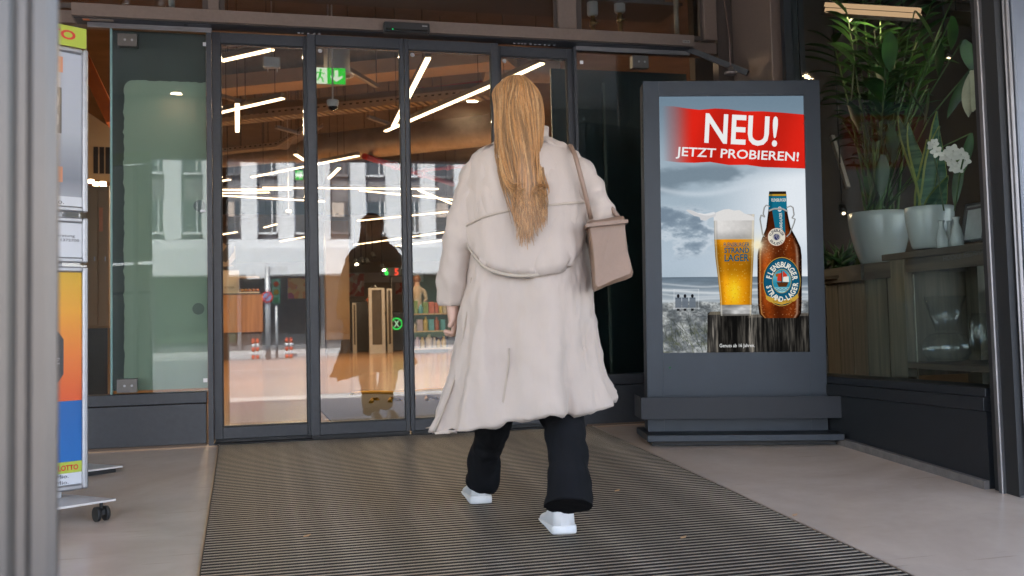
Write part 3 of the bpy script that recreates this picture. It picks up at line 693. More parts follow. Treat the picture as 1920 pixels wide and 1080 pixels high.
fo = C3(236,233,230)*(1-.35*(np.clip(u-.1,0,1))[...,None]*.5-.30*sm(.0,.12,.12-u)[...,None]); fo = fo*(1-.22*sm(425,446,Ys)[...,None])*(.96+.08*fbm(60,100,61))[...,None]
mixin(gm*(1-sm(444,447,Ys)), fo)
bs = C3(150,150,150)*(.5+1.1*fbm(12,60,65,3))[...,None]; mixin(gm*sm(570,572,Ys), np.clip(bs,0,1)); mixin(gm*sm(586,589,Ys)*.6, C3(70,66,60))
mixin(gm*np.exp(-((u-.035)/.022)**2)*.5, C3(255,250,235)); mixin(gm*np.exp(-((u-.965)/.022)**2)*.45, C3(255,240,200))
mixin(mask(UV2([(1337,404),(1334,398),(1345,393),(1356,389),(1366,388),(1376,391),(1386,390),(1396,397),(1408,401),(1414,404),(1414,410),(1337,410)])), C3(232,230,228))
mixin(mask(UV2([(1340,402),(1330,405),(1322,410),(1312,409),(1310,403),(1300,401),(1290,395),(1284,390),(1288,388.5),(1298,391),(1308,396),(1318,397),(1328,398),(1342,394)])), C3(214,214,216))
mixin(mask(UV2([(1340,397),(1330,400),(1320,400),(1308,397),(1296,391),(1306,395),(1320,397),(1338,393)]))*.7, C3(245,245,246))
for k in range(260):
    yb_ = rg.uniform(452,566); a, b2 = lr(yb_, GL); xb = rg.uniform(a+1,b2-1); r_ = rg.uniform(.3,1.0)
    mk = np.exp(-(((Xs-xb)**2+(Ys-yb_)**2)/(r_*r_))); s0 = slice(max(0,int(yv(yb_-4)*PH)), int(yv(yb_+4)*PH)+1)
    t_ = np.zeros_like(mk); t_[s0] = mk[s0]; mixin(t_*.5, C3(255,232,150) if k%2 else C3(160,80,6))
# bottle
BT = [(355,1443,1475),(363,1442,1476),(372,1442,1476),(390,1441.5,1477),(402,1440,1479),(425,1437,1484),(445,1429,1495),(462,1422.5,1503),(478,1420.5,1505),(520,1420.5,1505.5),(570,1421.5,1505),(588,1424,1504),(596,1432,1498)]
bm_ = mask(UV2(shape(355,596,BT,60))); u = across(BT)
br_ = C3(70,26,8)*np.ones((PH,PW,1)); 
br_ = br_+(C3(190,86,26)-C3(70,26,8))*(np.exp(-((u-.22)/.16)**2)*sm(430,500,Ys)*(1-.5*sm(540,590,Ys)))[...,None]+(C3(150,66,20)-C3(70,26,8))*(np.exp(-((u-.75)/.2)**2)*.6*sm(400,440,Ys))[...,None]
br_ = br_*(1-.85*sm(.88,1.,u)[...,None])*(1-.6*sm(.1,0,u)[...,None])*(.85+.3*fbm(50,90,71,3))[...,None]
mixin(bm_, np.clip(br_,0,1))
mixin(bm_*np.exp(-((u-.9)/.03)**2)*sm(440,470,Ys)*.45, C3(230,220,205)); mixin(bm_*np.exp(-((u-.06)/.02)**2)*sm(450,470,Ys)*.6, C3(255,190,110))
mixin(bm_*(1-sm(359,362,Ys)), C3(36,28,22)); mixin(bm_*sm(359,361,Ys)*(1-sm(363,364,Ys)), C3(206,160,52))
mixin(bm_*sm(363,365,Ys)*(1-sm(388,391,Ys)), C3(20,112,140)); mixin(mask(UV2([(1448,388),(1472,388),(1474,436),(1456,436)])), C3(22,108,136))
mixin(bm_*np.exp(-((u-.12)/.08)**2)*(1-sm(385,395,Ys))*.35, C3(0,40,60)); mixin(mask(UV2([(1463+4*math.cos(a), 389+5*math.sin(a)) for a in np.linspace(0,6.28,16)])), C3(214,220,224)); mixin(mask(UV2([(1463+2*math.cos(a), 388+2.6*math.sin(a)) for a in np.linspace(0,6.28,12)])), C3(190,44,36))
for k in range(420):
    yb_ = rg.uniform(436,592); a, b2 = lr(yb_, BT); xb = rg.uniform(a,b2); r_ = rg.uniform(.3,.9)
    s0 = slice(max(0,int(yv(yb_-4)*PH)), int(yv(yb_+4)*PH)+1); t_ = np.zeros_like(u); t_[s0] = np.exp(-(((Xs[s0]-xb)**2+(Ys[s0]-yb_)**2)/(r_*r_))); mixin(t_*rg.uniform(.3,.8), C3(240,200,150) if k%3 else C3(30,10,4))
# wire swing closure
def line(px, wdt, col):
    for (x0,y0),(x1,y1) in zip(px, px[1:]):
        dx, dy = x1-x0, y1-y0; L_ = math.hypot(dx,dy) or 1; nx, ny = -dy/L_*wdt/2, dx/L_*wdt/2
        mixin(mask(UV2([(x0+nx,y0+ny),(x1+nx,y1+ny),(x1-nx,y1-ny),(x0-nx,y0-ny)])), col)
for off, col in ((.6,C3(60,60,62)),(0,C3(168,168,166))):
    line([(1442,392+off),(1452,388+off),(1468,388+off),(1478,393+off)], 3, col)
    line([(1444+off,384),(1437+off,381),(1433+off,386),(1431+off,398),(1434+off,404),(1427+off,400),(1425+off,408),(1430+off,438),(1434+off,441)], 1.9, col)
    line([(1476+off,386),(1483+off,383),(1488+off,386),(1490+off,400),(1486+off,406),(1492+off,408),(1490+off,416),(1482+off,436),(1476+off,442)], 1.9, col)
def ell(cx_, cy_, rx, ry, n=40): return UV2([(cx_+rx*math.cos(a), cy_+ry*math.sin(a)) for a in np.linspace(0,2*math.pi,n,endpoint=False)])
mixin(mask(ell(1457,442,17.2,17.4)), C3(150,60,40)); mixin(mask(ell(1457,442,16.6,16.8)), C3(230,224,208)); mixin(mask(ell(1457,442,8.4,8.6)), C3(208,204,192)); mixin(mask(ell(1457,442,6,6))*(.5+.5*(fbm(120,180,81,2) > .5)), C3(40,44,92))
# label
mixin(mask(ell(1467,527,36,46.5)), C3(206,164,72)); mixin(mask(ell(1467,527,35,45.2)), C3(12,44,62)); mixin(mask(ell(1467,527,33.6,43.5)), C3(18,88,118)); mixin(mask(ell(1467,526,18.4,23)), C3(196,160,80))
dm = mask(ell(1467,526,17.4,22)); mixin(dm, C3(40,140,168)); mixin(dm*np.exp(-((Ys-517)/9)**2)*.5, C3(150,208,220)); mixin(dm*sm(536,540,Ys), C3(150,205,214))
mixin(mask(UV2([(1457,528),(1480,528),(1476,537),(1461,537)])), C3(88,50,24))
for q, col in (([(1459,512),(1468,510),(1468,527),(1458,526)],(206,60,40)),([(1469,506),(1477,514),(1477,520),(1469,519)],(206,60,40)),([(1470,518),(1480,517),(1481,528),(1469,527)],(238,234,222)),([(1466,506),(1467.2,506),(1467.2,530),(1466,530)],(70,44,20)),([(1455,513),(1460,511),(1460,517),(1456,518)],(150,96,40))): mixin(mask(UV2(q)), C3(*col))
for yw in (541,544): mixin(dm*np.exp(-((Ys-yw-.8*np.sin(Xs*.9))/.5)**2), C3(20,70,96))
mixin(mask(UV2([(1436,552),(1445,556),(1467,563),(1490,556),(1497,550),(1499,557),(1492,564),(1467,571),(1443,565),(1437,560)])), C3(202,160,62))
# glint between glass and bottle
gl_ = np.exp(-((Xs-1421)**2+(Ys-457)**2)/60)+.5*np.exp(-((Xs-1421)**2+(Ys-457)**2)/500); mixin(np.clip(gl_,0,1)*.95, C3(255,246,214))
for a in np.linspace(0,math.pi,7,endpoint=False):
    dd = np.abs(-(Xs-1421)*math.sin(a)+(Ys-457)*math.cos(a)); rr_ = np.hypot(Xs-1421,Ys-457); mixin(np.exp(-(dd/.6)**2)*np.exp(-rr_/9)*.6, C3(255,240,200))
# red banner
bt = [(1233,189),(1262,190),(1285,194),(1310,197),(1340,194.5),(1365,196),(1395,200.5),(1430,200.5),(1465,203),(1512,207.5)]
bb = [(1516,311.5),(1470,309.5),(1430,308),(1400,303.5),(1365,303.5),(1330,297.5),(1300,299),(1270,298),(1236,294)]
bk_ = mask(UV2(bt+bb)); fade = sm(.02,.24,U_); rc = C3(214,36,24)*np.ones((PH,PW,1))*(1-.12*np.sin(U_*16+V_*9)[...,None]*.6)*(.97+.06*fbm(5,4,91))[...,None]
mixin(bk_*fade, np.clip(rc,0,1)); mixin(bk_*(1-fade)*sm(0,.1,U_)*.5, C3(150,110,112))
pic += (fbm(200,350,95,2)-.5)[...,None]*.025
pic_m = image_mat('totem_screen_picture', pic, SCR)
scr = picture('screen', (-sx+.001,.006,sz0+.001), (1,0,0), (0,0,1), 2*sx-.002, sz1-sz0-.002, pic_m, tot, .004, world=False)
def su(x, y, off=-.0): q = s2u(x, y); return Vector((-sx+2*sx*q[0], .0048+off, sz1-(sz1-sz0)*q[1]))
def sletters(name, s, p_bl, p_br, p_tl, mat, bold=.0):
    a, b2, c = su(*p_bl), su(*p_br), su(*p_tl)
    return link(name, text_fit(s, a, b2-a, c-a, (b2-a).length, (c-a).length, bold), mat, scr, world=False)
wht = E('screen_white', (.92,.93,.93), SCR); teal = E('screen_teal', C3(14,92,116)**2.2, SCR); crm = E('screen_cream', (.85,.82,.72), SCR); drk = E('screen_navy', (.01,.015,.06), SCR)
sletters('headline', 'NEU!', (1319,261.5), (1457.5,269.5), (1322,203), wht, .018)
sletters('subline', 'JETZT PROBIEREN!', (1264.5,291), (1498,303), (1266.5,268), wht, .014)
sletters('glass_print', 'FLENSBURGER', (1356,460), (1405,460), (1356,452), teal, .012)
sletters('glass_print', 'STRAND', (1357,472), (1404.5,472), (1357,461.5), teal, .02)
sletters('glass_print', 'LAGER', (1357.5,488), (1404,487.5), (1357.5,474.5), teal, .02)
sletters('age_notice', 'Genuss ab 16 Jahren.', (1348,652), (1415,652), (1348,643.5), wht, .0)
sletters('neck_print', 'FLENSBURGER', (1447,374.5), (1475,374.5), (1447,368.5), crm, .012)
sletters('neck_print', 'STRAND-LAGER', (1468.5,432), (1467,396), (1463,432), crm, .012)
sletters('ribbon_print', 'WÜRZIG & NATURTRÜB', (1449,566), (1487,566), (1449,561.5), E('screen_brown', (.1,.05,.01), SCR), .0)
def ring_text(name, s, cx_, cy_, rx, ry, a0, a1, hgt, mat, outside=True, bold=.02):
    bm = bmesh.new()
    n = len(s)
    for i, ch in enumerate(s):
        if ch == ' ': continue
        a = a0+(a1-a0)*(i+.5)/n
        c = su(cx_+rx*math.cos(a), cy_-ry*math.sin(a))
        tan = su(cx_+rx*math.cos(a)+ (1 if not outside else -1)*-rx*math.sin(a)*.01*(-1), cy_-ry*math.sin(a)) 
        sgn = -1 if outside else 1               # reading clockwise along the top, counter-clockwise along the bottom
        dx, dz = -rx*math.sin(a)*sgn, ry*math.cos(a)*sgn
        tx = Vector((dx, 0, dz)).normalized(); tz = Vector((-tx.z, 0, tx.x))
        me = text_mesh(ch, bold); v = np.array([q.co[:] for q in me.vertices]); lo, hi = v.min(0), v.max(0)
        hm = hgt*(sz1-sz0)/489; k = hm/.73; wdt = (hi[0]-lo[0])*k*.8
        for q in me.vertices: q.co = c + tx*((q.co.x-(lo[0]+hi[0])/2)*k*.8) + tz*((q.co.y-.365)*k)
        bm.from_mesh(me); bpy.data.meshes.remove(me)
    me = bpy.data.meshes.new(name); bm.to_mesh(me); bm.free()
    return link(name, me, mat, scr, world=False)
ring_text('label_print', 'FLENSBURGER', 1467, 527, 25.6, 32.8, R(172), R(4), 10.5, crm, True, .03)
ring_text('label_print', 'STRAND-LAGER', 1467, 527, 25.6, 32.8, R(190), R(358), 10, crm, False, .03)
ring_text('medal_print', 'FLENSBURGER', 1457, 442, 12.4, 12.6, R(170), R(10), 5.4, drk, True, .02)
ring_text('medal_print', 'BRAUEREI', 1457, 442, 12.4, 12.6, R(205), R(335), 5.4, drk, False, .02)
# plug of the power cable on top of the totem
pc = at_d(1370, 136, 5.78)
t = thing('power_cable', 'thin brown cable hanging down the corner to a small puck on top of the totem', 'cable', pc)
g = MB(); g.tube([(pc.x, pc.y, pc.z+.03), (pc.x+.012,pc.y+.02,pc.z+.2), (pc.x+.002,pc.y+.05,pc.z+.45),(pc.x+.01,pc.y+.08,pc.z+.9)], .004, 8); obj('cord', g, M('cable_brown', (.06,.03,.02), .5), t)
g = MB(); g.lathe([(0,-.012),(.035,-.012),(.037,0),(.03,.008),(.016,.012),(.016,.032),(0,.034)], pc, 20, False); obj('plug', g, M('plug_bronze', (.12,.1,.09), .4, .5), t)

# ------------------------------------------------------------------ lottery stand on the left
A = at_floor(217,937); Bq = at_floor(228,886)
fa = R(57); lx = Vector((math.sin(fa), math.cos(fa), 0)); ln_ = Vector((math.cos(fa), -math.sin(fa), 0))     # along the face / towards the street
LW = .62
pr = at_d(163, 915, 4.16)
zL = SLOPE*pr.y
LM = Matrix.Identity(4)
LO = Vector((pr.x, pr.y, pr.z)) - lx*LW/2
LO.z = pr.z
for i in range(3): LM[i][0], LM[i][1], LM[i][2], LM[i][3] = lx[i], -ln_[i], (0,0,1)[i], LO[i]
ls = thing('lottery_stand', 'aluminium poster stand on castors with lottery posters, lime green topper', 'poster stand', mtx=LM)
def lp(name, g, mat, p=None): return obj(name, g, mat, p or ls, world=False)
kz = 4.16/FPX
def LZ(py): return (915-py)*kz
paper = M('poster_paper', (.62,.63,.65), .5, 0, .03, 2)
def frame_box(z0, z1, name='snap_frame'):
    f = LW/2; w_ = .023
    g = MB()
    for a, b2, c, d in ((-f,-f+w_,z0,z1),(f-w_,f,z0,z1),(-f+w_+.0005,f-w_-.0005,z0,z0+w_),(-f+w_+.0005,f-w_-.0005,z1-w_,z1)): g.box(a,b2,-.016,.004,c,d,.006)
    fr = lp(name, g, alu); g = MB(); g.box(-f+.004, f-.004, .0045, .014, z0+.004, z1-.004); obj('back_panel', g, white_pl, fr, world=False)
    return fr, (-f+w_, f-w_, z0+w_, z1-w_)
def grad_pic(n, stops, h=160, wd=64):
    v = np.linspace(1,0,h); P_ = np.array([[np.interp(q, [s_[0] for s_ in stops], [s_[1][k]/255 for s_ in stops]) for k in range(3)] for q in v]); return np.repeat(P_[:,None,:], wd, 1)
zf = [(LZ(915),LZ(500)),(LZ(493),LZ(407)),(LZ(397),LZ(84))]
inkd = M('print_black', (.03,.03,.035), .5); lime = M('lime_print', (.42,.50,.05), .45, 0, .04, 3); redp = M('red_print', (.6,.03,.02), .45); org_p = M('orange_print', (.6,.25,.13), .5)
def ltext(s, x1, z, wdt, h, mat, p, bold=.0): # right aligned
    return link('lettering', text_fit(s, (x1-wdt, -.0046, z), (1,0,0), (0,0,1), wdt, h, bold), mat, p, world=False)
# bottom poster
fr, (a, b2, c, d) = frame_box(*zf[0])
zz = lambda py: LZ(py)
top = grad_pic('g', [(0,(214,84,32)),(.35,(222,116,34)),(.7,(222,152,30)),(1,(205,160,24))])
picture('poster_sheet', (a,-.002,zz(750)), (1,0,0), (0,0,1), b2-a, d-zz(750), image_mat('orange_poster', top), fr, .004, world=False)
blu = grad_pic('b', [(0,(6,98,170)),(1,(14,92,160))])
picture('poster_sheet', (a,-.002,zz(862)), (1,0,0), (0,0,1), b2-a, zz(750)-zz(862)-.0005, image_mat('blue_poster', blu), fr, .004, world=False)
g = MB(); g.box(a, b2, -.003, .003, zz(883)+.0005, zz(862)-.0005); obj('lime_band', g, lime, fr, world=False)
g = MB(); g.box(a, b2, -.003, .003, c, zz(883)); obj('poster_sheet', g, paper, fr, world=False)
hx = b2-.075
g = MB(); r6 = .20; cz = zz(668)
g.prism([(hx-.31,-.0032,cz-.11),(hx-.31,-.0032,cz+.11),(hx-.09,-.0032,cz+.135),(hx-.02,-.0032,cz+.10),(hx,-.0032,cz+.07),(hx,-.0032,cz-.07),(hx-.02,-.0032,cz-.10),(hx-.09,-.0032,cz-.135)], (0,.002,0)); obj('price_badge', g, M('badge_black', (.012,.012,.014), .3), fr, world=False)
ltext('io. €', hx-.015, cz-.03, .11, .026, paper, fr, .01)
ltext('ST', b2-.127, zz(878), .035, .022, redp, fr, .02); ltext('LOTTO', b2-.055+.04, zz(878), .082, .022, redp, fr, .03)
g = MB(); g.tube([(b2-.112,-.0034,zz(873)),(b2-.112,-.0046,zz(873))], .011, 16); obj('ring_emblem', g, M('violet_print', (.12,.12,.4), .5), fr, world=False)
ltext('gt 1:140 Mio.', b2-.055, zz(893.5), .15, .019, inkd, fr); ltext('gt 1:10 Mio.', b2-.055, zz(904.5), .14, .019, inkd, fr)
# middle notice
fr, (a, b2, c, d) = frame_box(*zf[1])
g = MB(); g.box(a, b2, -.003, .003, c, d); obj('poster_sheet', g, paper, fr, world=False)
ltext('e und Beratung', b2-.03, zz(446), .15, .014, inkd, fr); ltext('ng: 0800 1372700', b2-.012, zz(454.5), .165, .014, inkd, fr)
# upper poster
fr, (a, b2, c, d) = frame_box(*zf[2])
gp = grad_pic('s', [(0,(150,152,158)),(.12,(120,124,132)),(.45,(168,172,178)),(1,(176,180,188))])
picture('poster_sheet', (a,-.002,zz(368)), (1,0,0), (0,0,1), b2-a, d-zz(368), image_mat('grey_poster', gp), fr, .004, world=False)
g = MB(); g.box(a, b2, -.003, .003, c, zz(368)-.0005); obj('poster_sheet', g, paper, fr, world=False)
ltext('40 Mio.', b2-.075, zz(383), .105, .019, inkd, fr)
g = MB(); g.box(b2-.34, b2-.085, -.0034, -.0022, zz(250), zz(163)); obj('digit_plate', g, M('digit_black', (.03,.03,.035), .3), fr, world=False)
for zz0, zz1 in ((zz(205),zz(172)),(zz(241),zz(208))):
    g = MB(); g.prism([(b2-.155,-.0036,zz0+.012),(b2-.145,-.0036,zz0),(b2-.107,-.0036,zz0),(b2-.097,-.0036,zz0+.02),(b2-.097,-.0036,zz1-.02),(b2-.107,-.0036,zz1),(b2-.145,-.0036,zz1),(b2-.155,-.0036,zz1-.012)], (0,.001,0)); obj('digit_segment', g, paper, fr, world=False)
for py0, py1 in ((104,134),(313,342)):
    g = MB(); g.box(b2-.13, b2-.08, -.0034, -.0022, zz(py1), zz(py0)); obj('colour_patch', g, org_p, fr, world=False)
# topper
g = MB(); g.box(-LW/2, LW/2-.004, -.003, .004, LZ(81), LZ(42)); tp_ = obj('topper', g, lime, ls, world=False)
link('lettering', text_fit('LOTTO', (LW/2-.05-.26, -.0036, LZ(69)), (1,0,0), (0,0,1), .26, .040, .03), redp, tp_, world=False)
# upright behind, base plates, castors
for s_ in (-.2,.2):
    g = MB(); g.box(s_-.015, s_+.015, .016, .04, -.03, LZ(90), .003); lp('upright', g, alu_matt)
zf_ = lambda p: SLOPE*p.y
rear = at_floor(230,884); rear.z += .028
pgm = M('plate_grey_metal', (.62,.59,.57), .35, .3, .08, 4)
for k, pp in enumerate((at_d(217,935,4.05), rear)):
    l = LM.inverted() @ Vector(pp)
    x1, y1 = l.x, l.y
    g = MB(); g.prism([(x1-.62,y1-.02,l.z),(x1,y1,l.z),(x1-.07,y1+.30,l.z),(x1-.62,y1+.30,l.z)], (0,0,-.008)); lp('base_plate', g, pgm)
    if k == 1:
        g = MB(); g.prism([(x1-.62,y1-.005,l.z-.0085),(x1-.03,y1+.01,l.z-.0085),(x1-.11,y1+.12,l.z-.0085),(x1-.62,y1+.12,l.z-.0085)], (0,0,-.022)); lp('rubber_foot', g, black_rub); continue
    for xx in (x1-.05, x1-.55):
        yy = y1+.02; pw = LM @ Vector((xx, yy, 0)); gz = SLOPE*pw.y-LO.z; r_ = .029
        g = MB(); g.tube([(xx,yy,l.z-.009),(xx,yy,gz+r_+.01)], .007, 8); g.box(xx-.010,xx+.010,yy-.02,yy+.02,gz+r_-.005,gz+r_+.018,.003); fk = lp('castor', g, black_rub)
        for sd_ in (-1,1):
            g = MB(); g.tube([(xx+sd_*.012,yy,gz+r_),(xx+sd_*.025,yy,gz+r_)], r_, 20); obj('wheel', g, black_rub, fk, world=False)
# ------------------------------------------------------------------ steel post close to the camera
pm = M('satin_post', (.12,.10,.082), .33, .6, .1, 2, .0)
p0 = at_d(86, 600, 1.0); diry = p0-CAM; diry.z = 0; diry.normalize(); dirx = Vector((diry.y, -diry.x, 0))
gz = SLOPE*p0.y
t = thing('steel_post', 'satin steel entrance post with rounded grooves rising close on the left', 'post', (p0.x-.05, p0.y, gz))
P = []
for (u, v) in ((.012,.0),(.010,-.008),(.0,-.012),(-.012,-.008),(-.018,.0),(-.026,.001),(-.034,-.006),(-.045,-.008),(-.056,-.003),(-.062,.002),(-.075,-.006),(-.10,-.010),(-.14,-.010),(-.165,0),(-.165,.06),(-.004,.06),(.004,.05)):
    P.append(Vector((p0.x,p0.y,0))+dirx*u+diry*v)
g = MB(); g.prism([(q.x,q.y,gz-.01) for q in P], (0,0,3.05-gz+.01-.001)); o = obj('profile', g, pm, t)
# ------------------------------------------------------------------ inside the shop
strip_e = E('led_strip_glow', (1.0,.66,.38), .8)
ZS, ZC = 3.4, 5.2
house = M('strip_housing', (.3,.26,.22), .5, .4)
STR = [((416,115.5),(511,94),'bright LED strip at the top left corner of the left outer door leaf'),
 ((410,213),(531,185.5),'LED strip crossed by a short one in the upper left door leaf'),
 ((445,196),(445,248),'short LED strip pointing inward, crossing another in the left leaf'),
 ((472,333),(672,293),'long LED strip running behind the post between the two left leaves'),
 ((554,290.5),(590,314),'short LED strip sloping down behind the post between the left leaves'),
 ((617,335),(636,316),'short steep LED strip just under the big spiral duct'),
 ((400,342),(431,337.5),'stub of an LED strip at the far left edge of the left leaf'),
 ((400,356.5),(546,356),'upper of three stacked level LED strips in the left leaf'),
 ((492,352.5),(822,355),'longest level LED strip crossing both inner leaves'),
 ((400,362.5),(505,361.5),'middle of three stacked level LED strips in the left leaf'),
 ((400,366.5),(608,378.5),'lowest LED strip of the stack in the left leaf, sloping down'),
 ((675,358),(757,366),'short level LED strip below the longest one in the second leaf'),
 ((737,239),(803,110),'steep LED strip in the upper left of the third leaf'),
 ((723,247),(926,160),'long rising LED strip across the third leaf'),
 ((936,157),(1017,120),'rising LED strip in the fourth leaf behind the woman'),
 ((775,367.5),(867,377),'LED strip in the third leaf sloping gently down'),
 ((785,357),(863,389),'LED strip in the third leaf crossing the gently sloping one'),
 ((671,414.5),(862,395.5),'LED strip rising across the orange fascia'),
 ((664,459.5),(846,434),'LED strip below the orange fascia, rising to the right'),
 ((742,461.5),(848,449),'lower LED strip near the gap between the inner leaves'),
 ((526,453),(580,443),'short LED strip above the pastry counter at the right'),
 ((496,427),(518,421),'smallest LED strip, above the pastry counter'),
 ((400,443),(444,435.5),'LED strip beside the food photograph at the far left'),
 ((700,519.5),(838,516),'farthest level LED strip beside the checkout numbers')]
for (a, b2, lab) in STR:
    p, q = at_z(*a, ZS), at_z(*b2, ZS)
    t = thing('led_strip_light', lab, 'ceiling light', (p+q)/2, 'LED strip lights hung from the shop ceiling')
    dd = (p+q)/2-CAM; wd = max(.052, .0031*dd.length*.75)
    wd = min(wd, .07)
    up = Vector((0,0,1)); d = (q-p).normalized()
    g = MB(); g.bar(p+up*.045, q+up*.045, wd+.012, .06); obj('housing', g, house, t)
    g = MB(); g.bar(p+up*.006, q+up*.006, wd, .014); obj('diffuser', g, strip_e, t)
    ld = bpy.data.lights.new('strip_lamp', 'AREA'); ld.shape = 'RECTANGLE'; ld.size = (q-p).length; ld.size_y = .05; ld.energy = 3.0*(q-p).length; ld.color = (1,.71,.44)
    lo = bpy.data.objects.new('strip_lamp', ld); COL.objects.link(lo); cc = (p+q)/2-up*.012; lxx = (q-p).normalized(); lz = Vector((0,0,1)); lyy = lz.cross(lxx); mm = Matrix.Identity(4)
    for i_ in range(3): mm[i_][0], mm[i_][1], mm[i_][2], mm[i_][3] = lxx[i_], lyy[i_], lz[i_], cc[i_]
    lo.matrix_world = mm
    for f_ in (.12,.88):
        c = p.lerp(q, f_); g = MB(); g.tube([c+up*.075, Vector((c.x,c.y,ZC))], .004, 5); obj('suspension_wire', g, black_rub, t)
galv = M('galvanised_duct', (.52,.48,.43), .38, .55, .2, 4)
def spiral_duct(name, label, p, q, r_, grp):
    p, q = Vector(p), Vector(q); d = (q-p); L_ = d.length; n = int(L_/.14); pts, rr = [], []
    for i in range(n+1):
        c = p.lerp(q, i/n); pts += [c, c+d/L_*.02, c+d/L_*.035]; rr += [r_, r_*1.012, r_]
    g = MB(); g.tube(pts, rr, 24)
    t = thing(name, label, 'duct', (p+q)/2, grp); obj('spiral_pipe', g, galv, t)
    for f_ in (.1,.35,.6,.85):
        c = p.lerp(q, f_); g = MB(); g.tube([c+Vector((0,0,r_*.98)), Vector((c.x,c.y,ZC))], .006, 5); obj('hanger_rod', g, black_rub, t)
ext = lambda a, b2, k: (Vector(a)-(Vector(b2)-Vector(a))*k, Vector(b2)+(Vector(b2)-Vector(a))*k)
GR = 'round ventilation ducts under the shop ceiling'
spiral_duct('spiral_duct', 'thick silver spiral duct across the two middle leaves', at_z(560,283,4.0), at_z(1000,235,4.0), .27, GR)
spiral_duct('spiral_duct', 'thin silver spiral duct low in the left leaf, above the level lights', at_z(380,303,4.0), at_z(588,285,4.0), .15, GR)
spiral_duct('spiral_duct', 'upper silver spiral duct at the top of the left leaf', at_z(380,124,4.7), at_z(760,88,4.7), .22, GR)
spiral_duct('spiral_duct', 'silver spiral duct at the top of the fourth leaf behind the woman', at_z(905,128,4.6), at_z(1040,132,4.6), .2, GR)
g = MB(); p, q = at_z(380,166,4.35), at_z(960,108,4.35); g.bar(p, q, .5, .20)
solo('concrete_beam', g, M('pale_beam', (.62,.54,.44), .7, 0, .1, 2), 'pale boxed beam running across all leaves under the upper duct', 'beam')
g = MB(); g.bar(p+Vector((0,.8,-.25)), q+Vector((0,.8,-.25)), .3, .16)
solo('concrete_beam', g, M('grey_beam', (.26,.22,.18), .7, 0, .1, 2), 'darker beam just below and behind the pale boxed beam', 'beam')
def cable_tray(label, p, q, wd=.3, h=.12):
    p, q = Vector(p), Vector(q); d = (q-p).normalized(); r_ = d.cross(Vector((0,0,1))).normalized()
    t = thing('cable_tray', label, 'cable tray', (p+q)/2, 'perforated cable trays under the shop ceiling'); tm = M('tray_zinc', (.55,.5,.43), .5, .35)
    L_ = (q-p).length; n = min(90, int(L_/.11)); g = MB()
    for sg in (-1,1): g.bar(p+r_*wd/2*sg+Vector((0,0,h/2)), q+r_*wd/2*sg+Vector((0,0,h/2)), .008, h)
    obj('side_rail', g, tm, t)
    g = MB()
    for i in range(n):
        c = p+d*(i+.5)*L_/n; g.bar(c-r_*(wd/2-.006), c+r_*(wd/2-.006), L_/n*.55, .006, up=(0,0,1))
    o = obj('tray_rungs', g, tm, t); o['kind'] = 'stuff'
    g = MB()
    for i in range(n):
        c = p+d*(i+.3)*L_/n
        for sg in (-1,1): g.bar(c+r_*(wd/2+.0045)*sg+Vector((0,0,h*.62)), c+d*.045+r_*(wd/2+.0045)*sg+Vector((0,0,h*.62)), .003, .02)
    o = obj('slot_row', g, black_rub, t); o['kind'] = 'stuff'
    for f_ in (.2,.5,.8):
        c = p.lerp(q, f_); g = MB(); g.tube([c+r_*wd*.4+Vector((0,0,h)), Vector((c.x,c.y,ZC))+r_*wd*.4], .006, 5); obj('hanger_rod', g, black_rub, t)
cable_tray('perforated cable tray crossing the middle of all leaves above the big duct', at_z(380,236,3.95), at_z(960,178,3.95))
cable_tray('short cable tray in the left leaf above the thin duct', at_z(390,291,4.05), at_z(530,276,4.05), .26, .08)
cable_tray('cable tray piece climbing diagonally beside the post of the two left leaves', at_z(524,280,4.05), at_z(592,238,4.15), .26, .08)
def red_pipe(label, pts, r_):
    g = MB(); g.tube(pts, r_, 12); t = thing('sprinkler_pipe', label, 'pipe', pts[0], 'red sprinkler pipes under the shop ceiling'); obj('pipe_run', g, red, t)
    for f_ in (.3,.6):
        c = Vector(pts[0]).lerp(Vector(pts[-1]), f_); d = (Vector(pts[-1])-Vector(pts[0])).normalized(); g = MB(); g.tube([c-d*.04, c+d*.04], r_*1.45, 12); obj('coupling', g, red, t)
red_pipe('thin red sprinkler pipe high across the inner leaves', [at_z(560,198,4.5), at_z(960,147,4.5)], .03)
red_pipe('thick red sprinkler pipe running down right from under the big duct', [at_z(683,293,3.7), at_z(850,345,3.7)], .055)
red_pipe('red sprinkler branch pipe near the top of the level lights in the third leaf', [at_z(755,323,3.7), at_z(900,308,3.7)], .035)
for a, b2, lab in (((653,130),(706,161),'grey strut rail hanging beside the exit sign'),((690,219),(730,233),'grey strut rail below the tray in the second leaf'),((518,238),(560,250),'grey strut rail below the tray in the left leaf'),((408,178),(460,192),'grey strut rail behind the crossed lights')):
    p, q = at_z(*a,3.9), at_z(*b2,3.9); t = thing('strut_rail', lab, 'rail', (p+q)/2, 'strut rails under the shop ceiling')
    g = MB(); g.bar(p, q, .06, .05); obj('channel', g, alu_matt, t)
    for c in (p,q): g = MB(); g.tube([c, Vector((c.x,c.y,ZC))], .006, 5); obj('hanger_rod', g, black_rub, t)
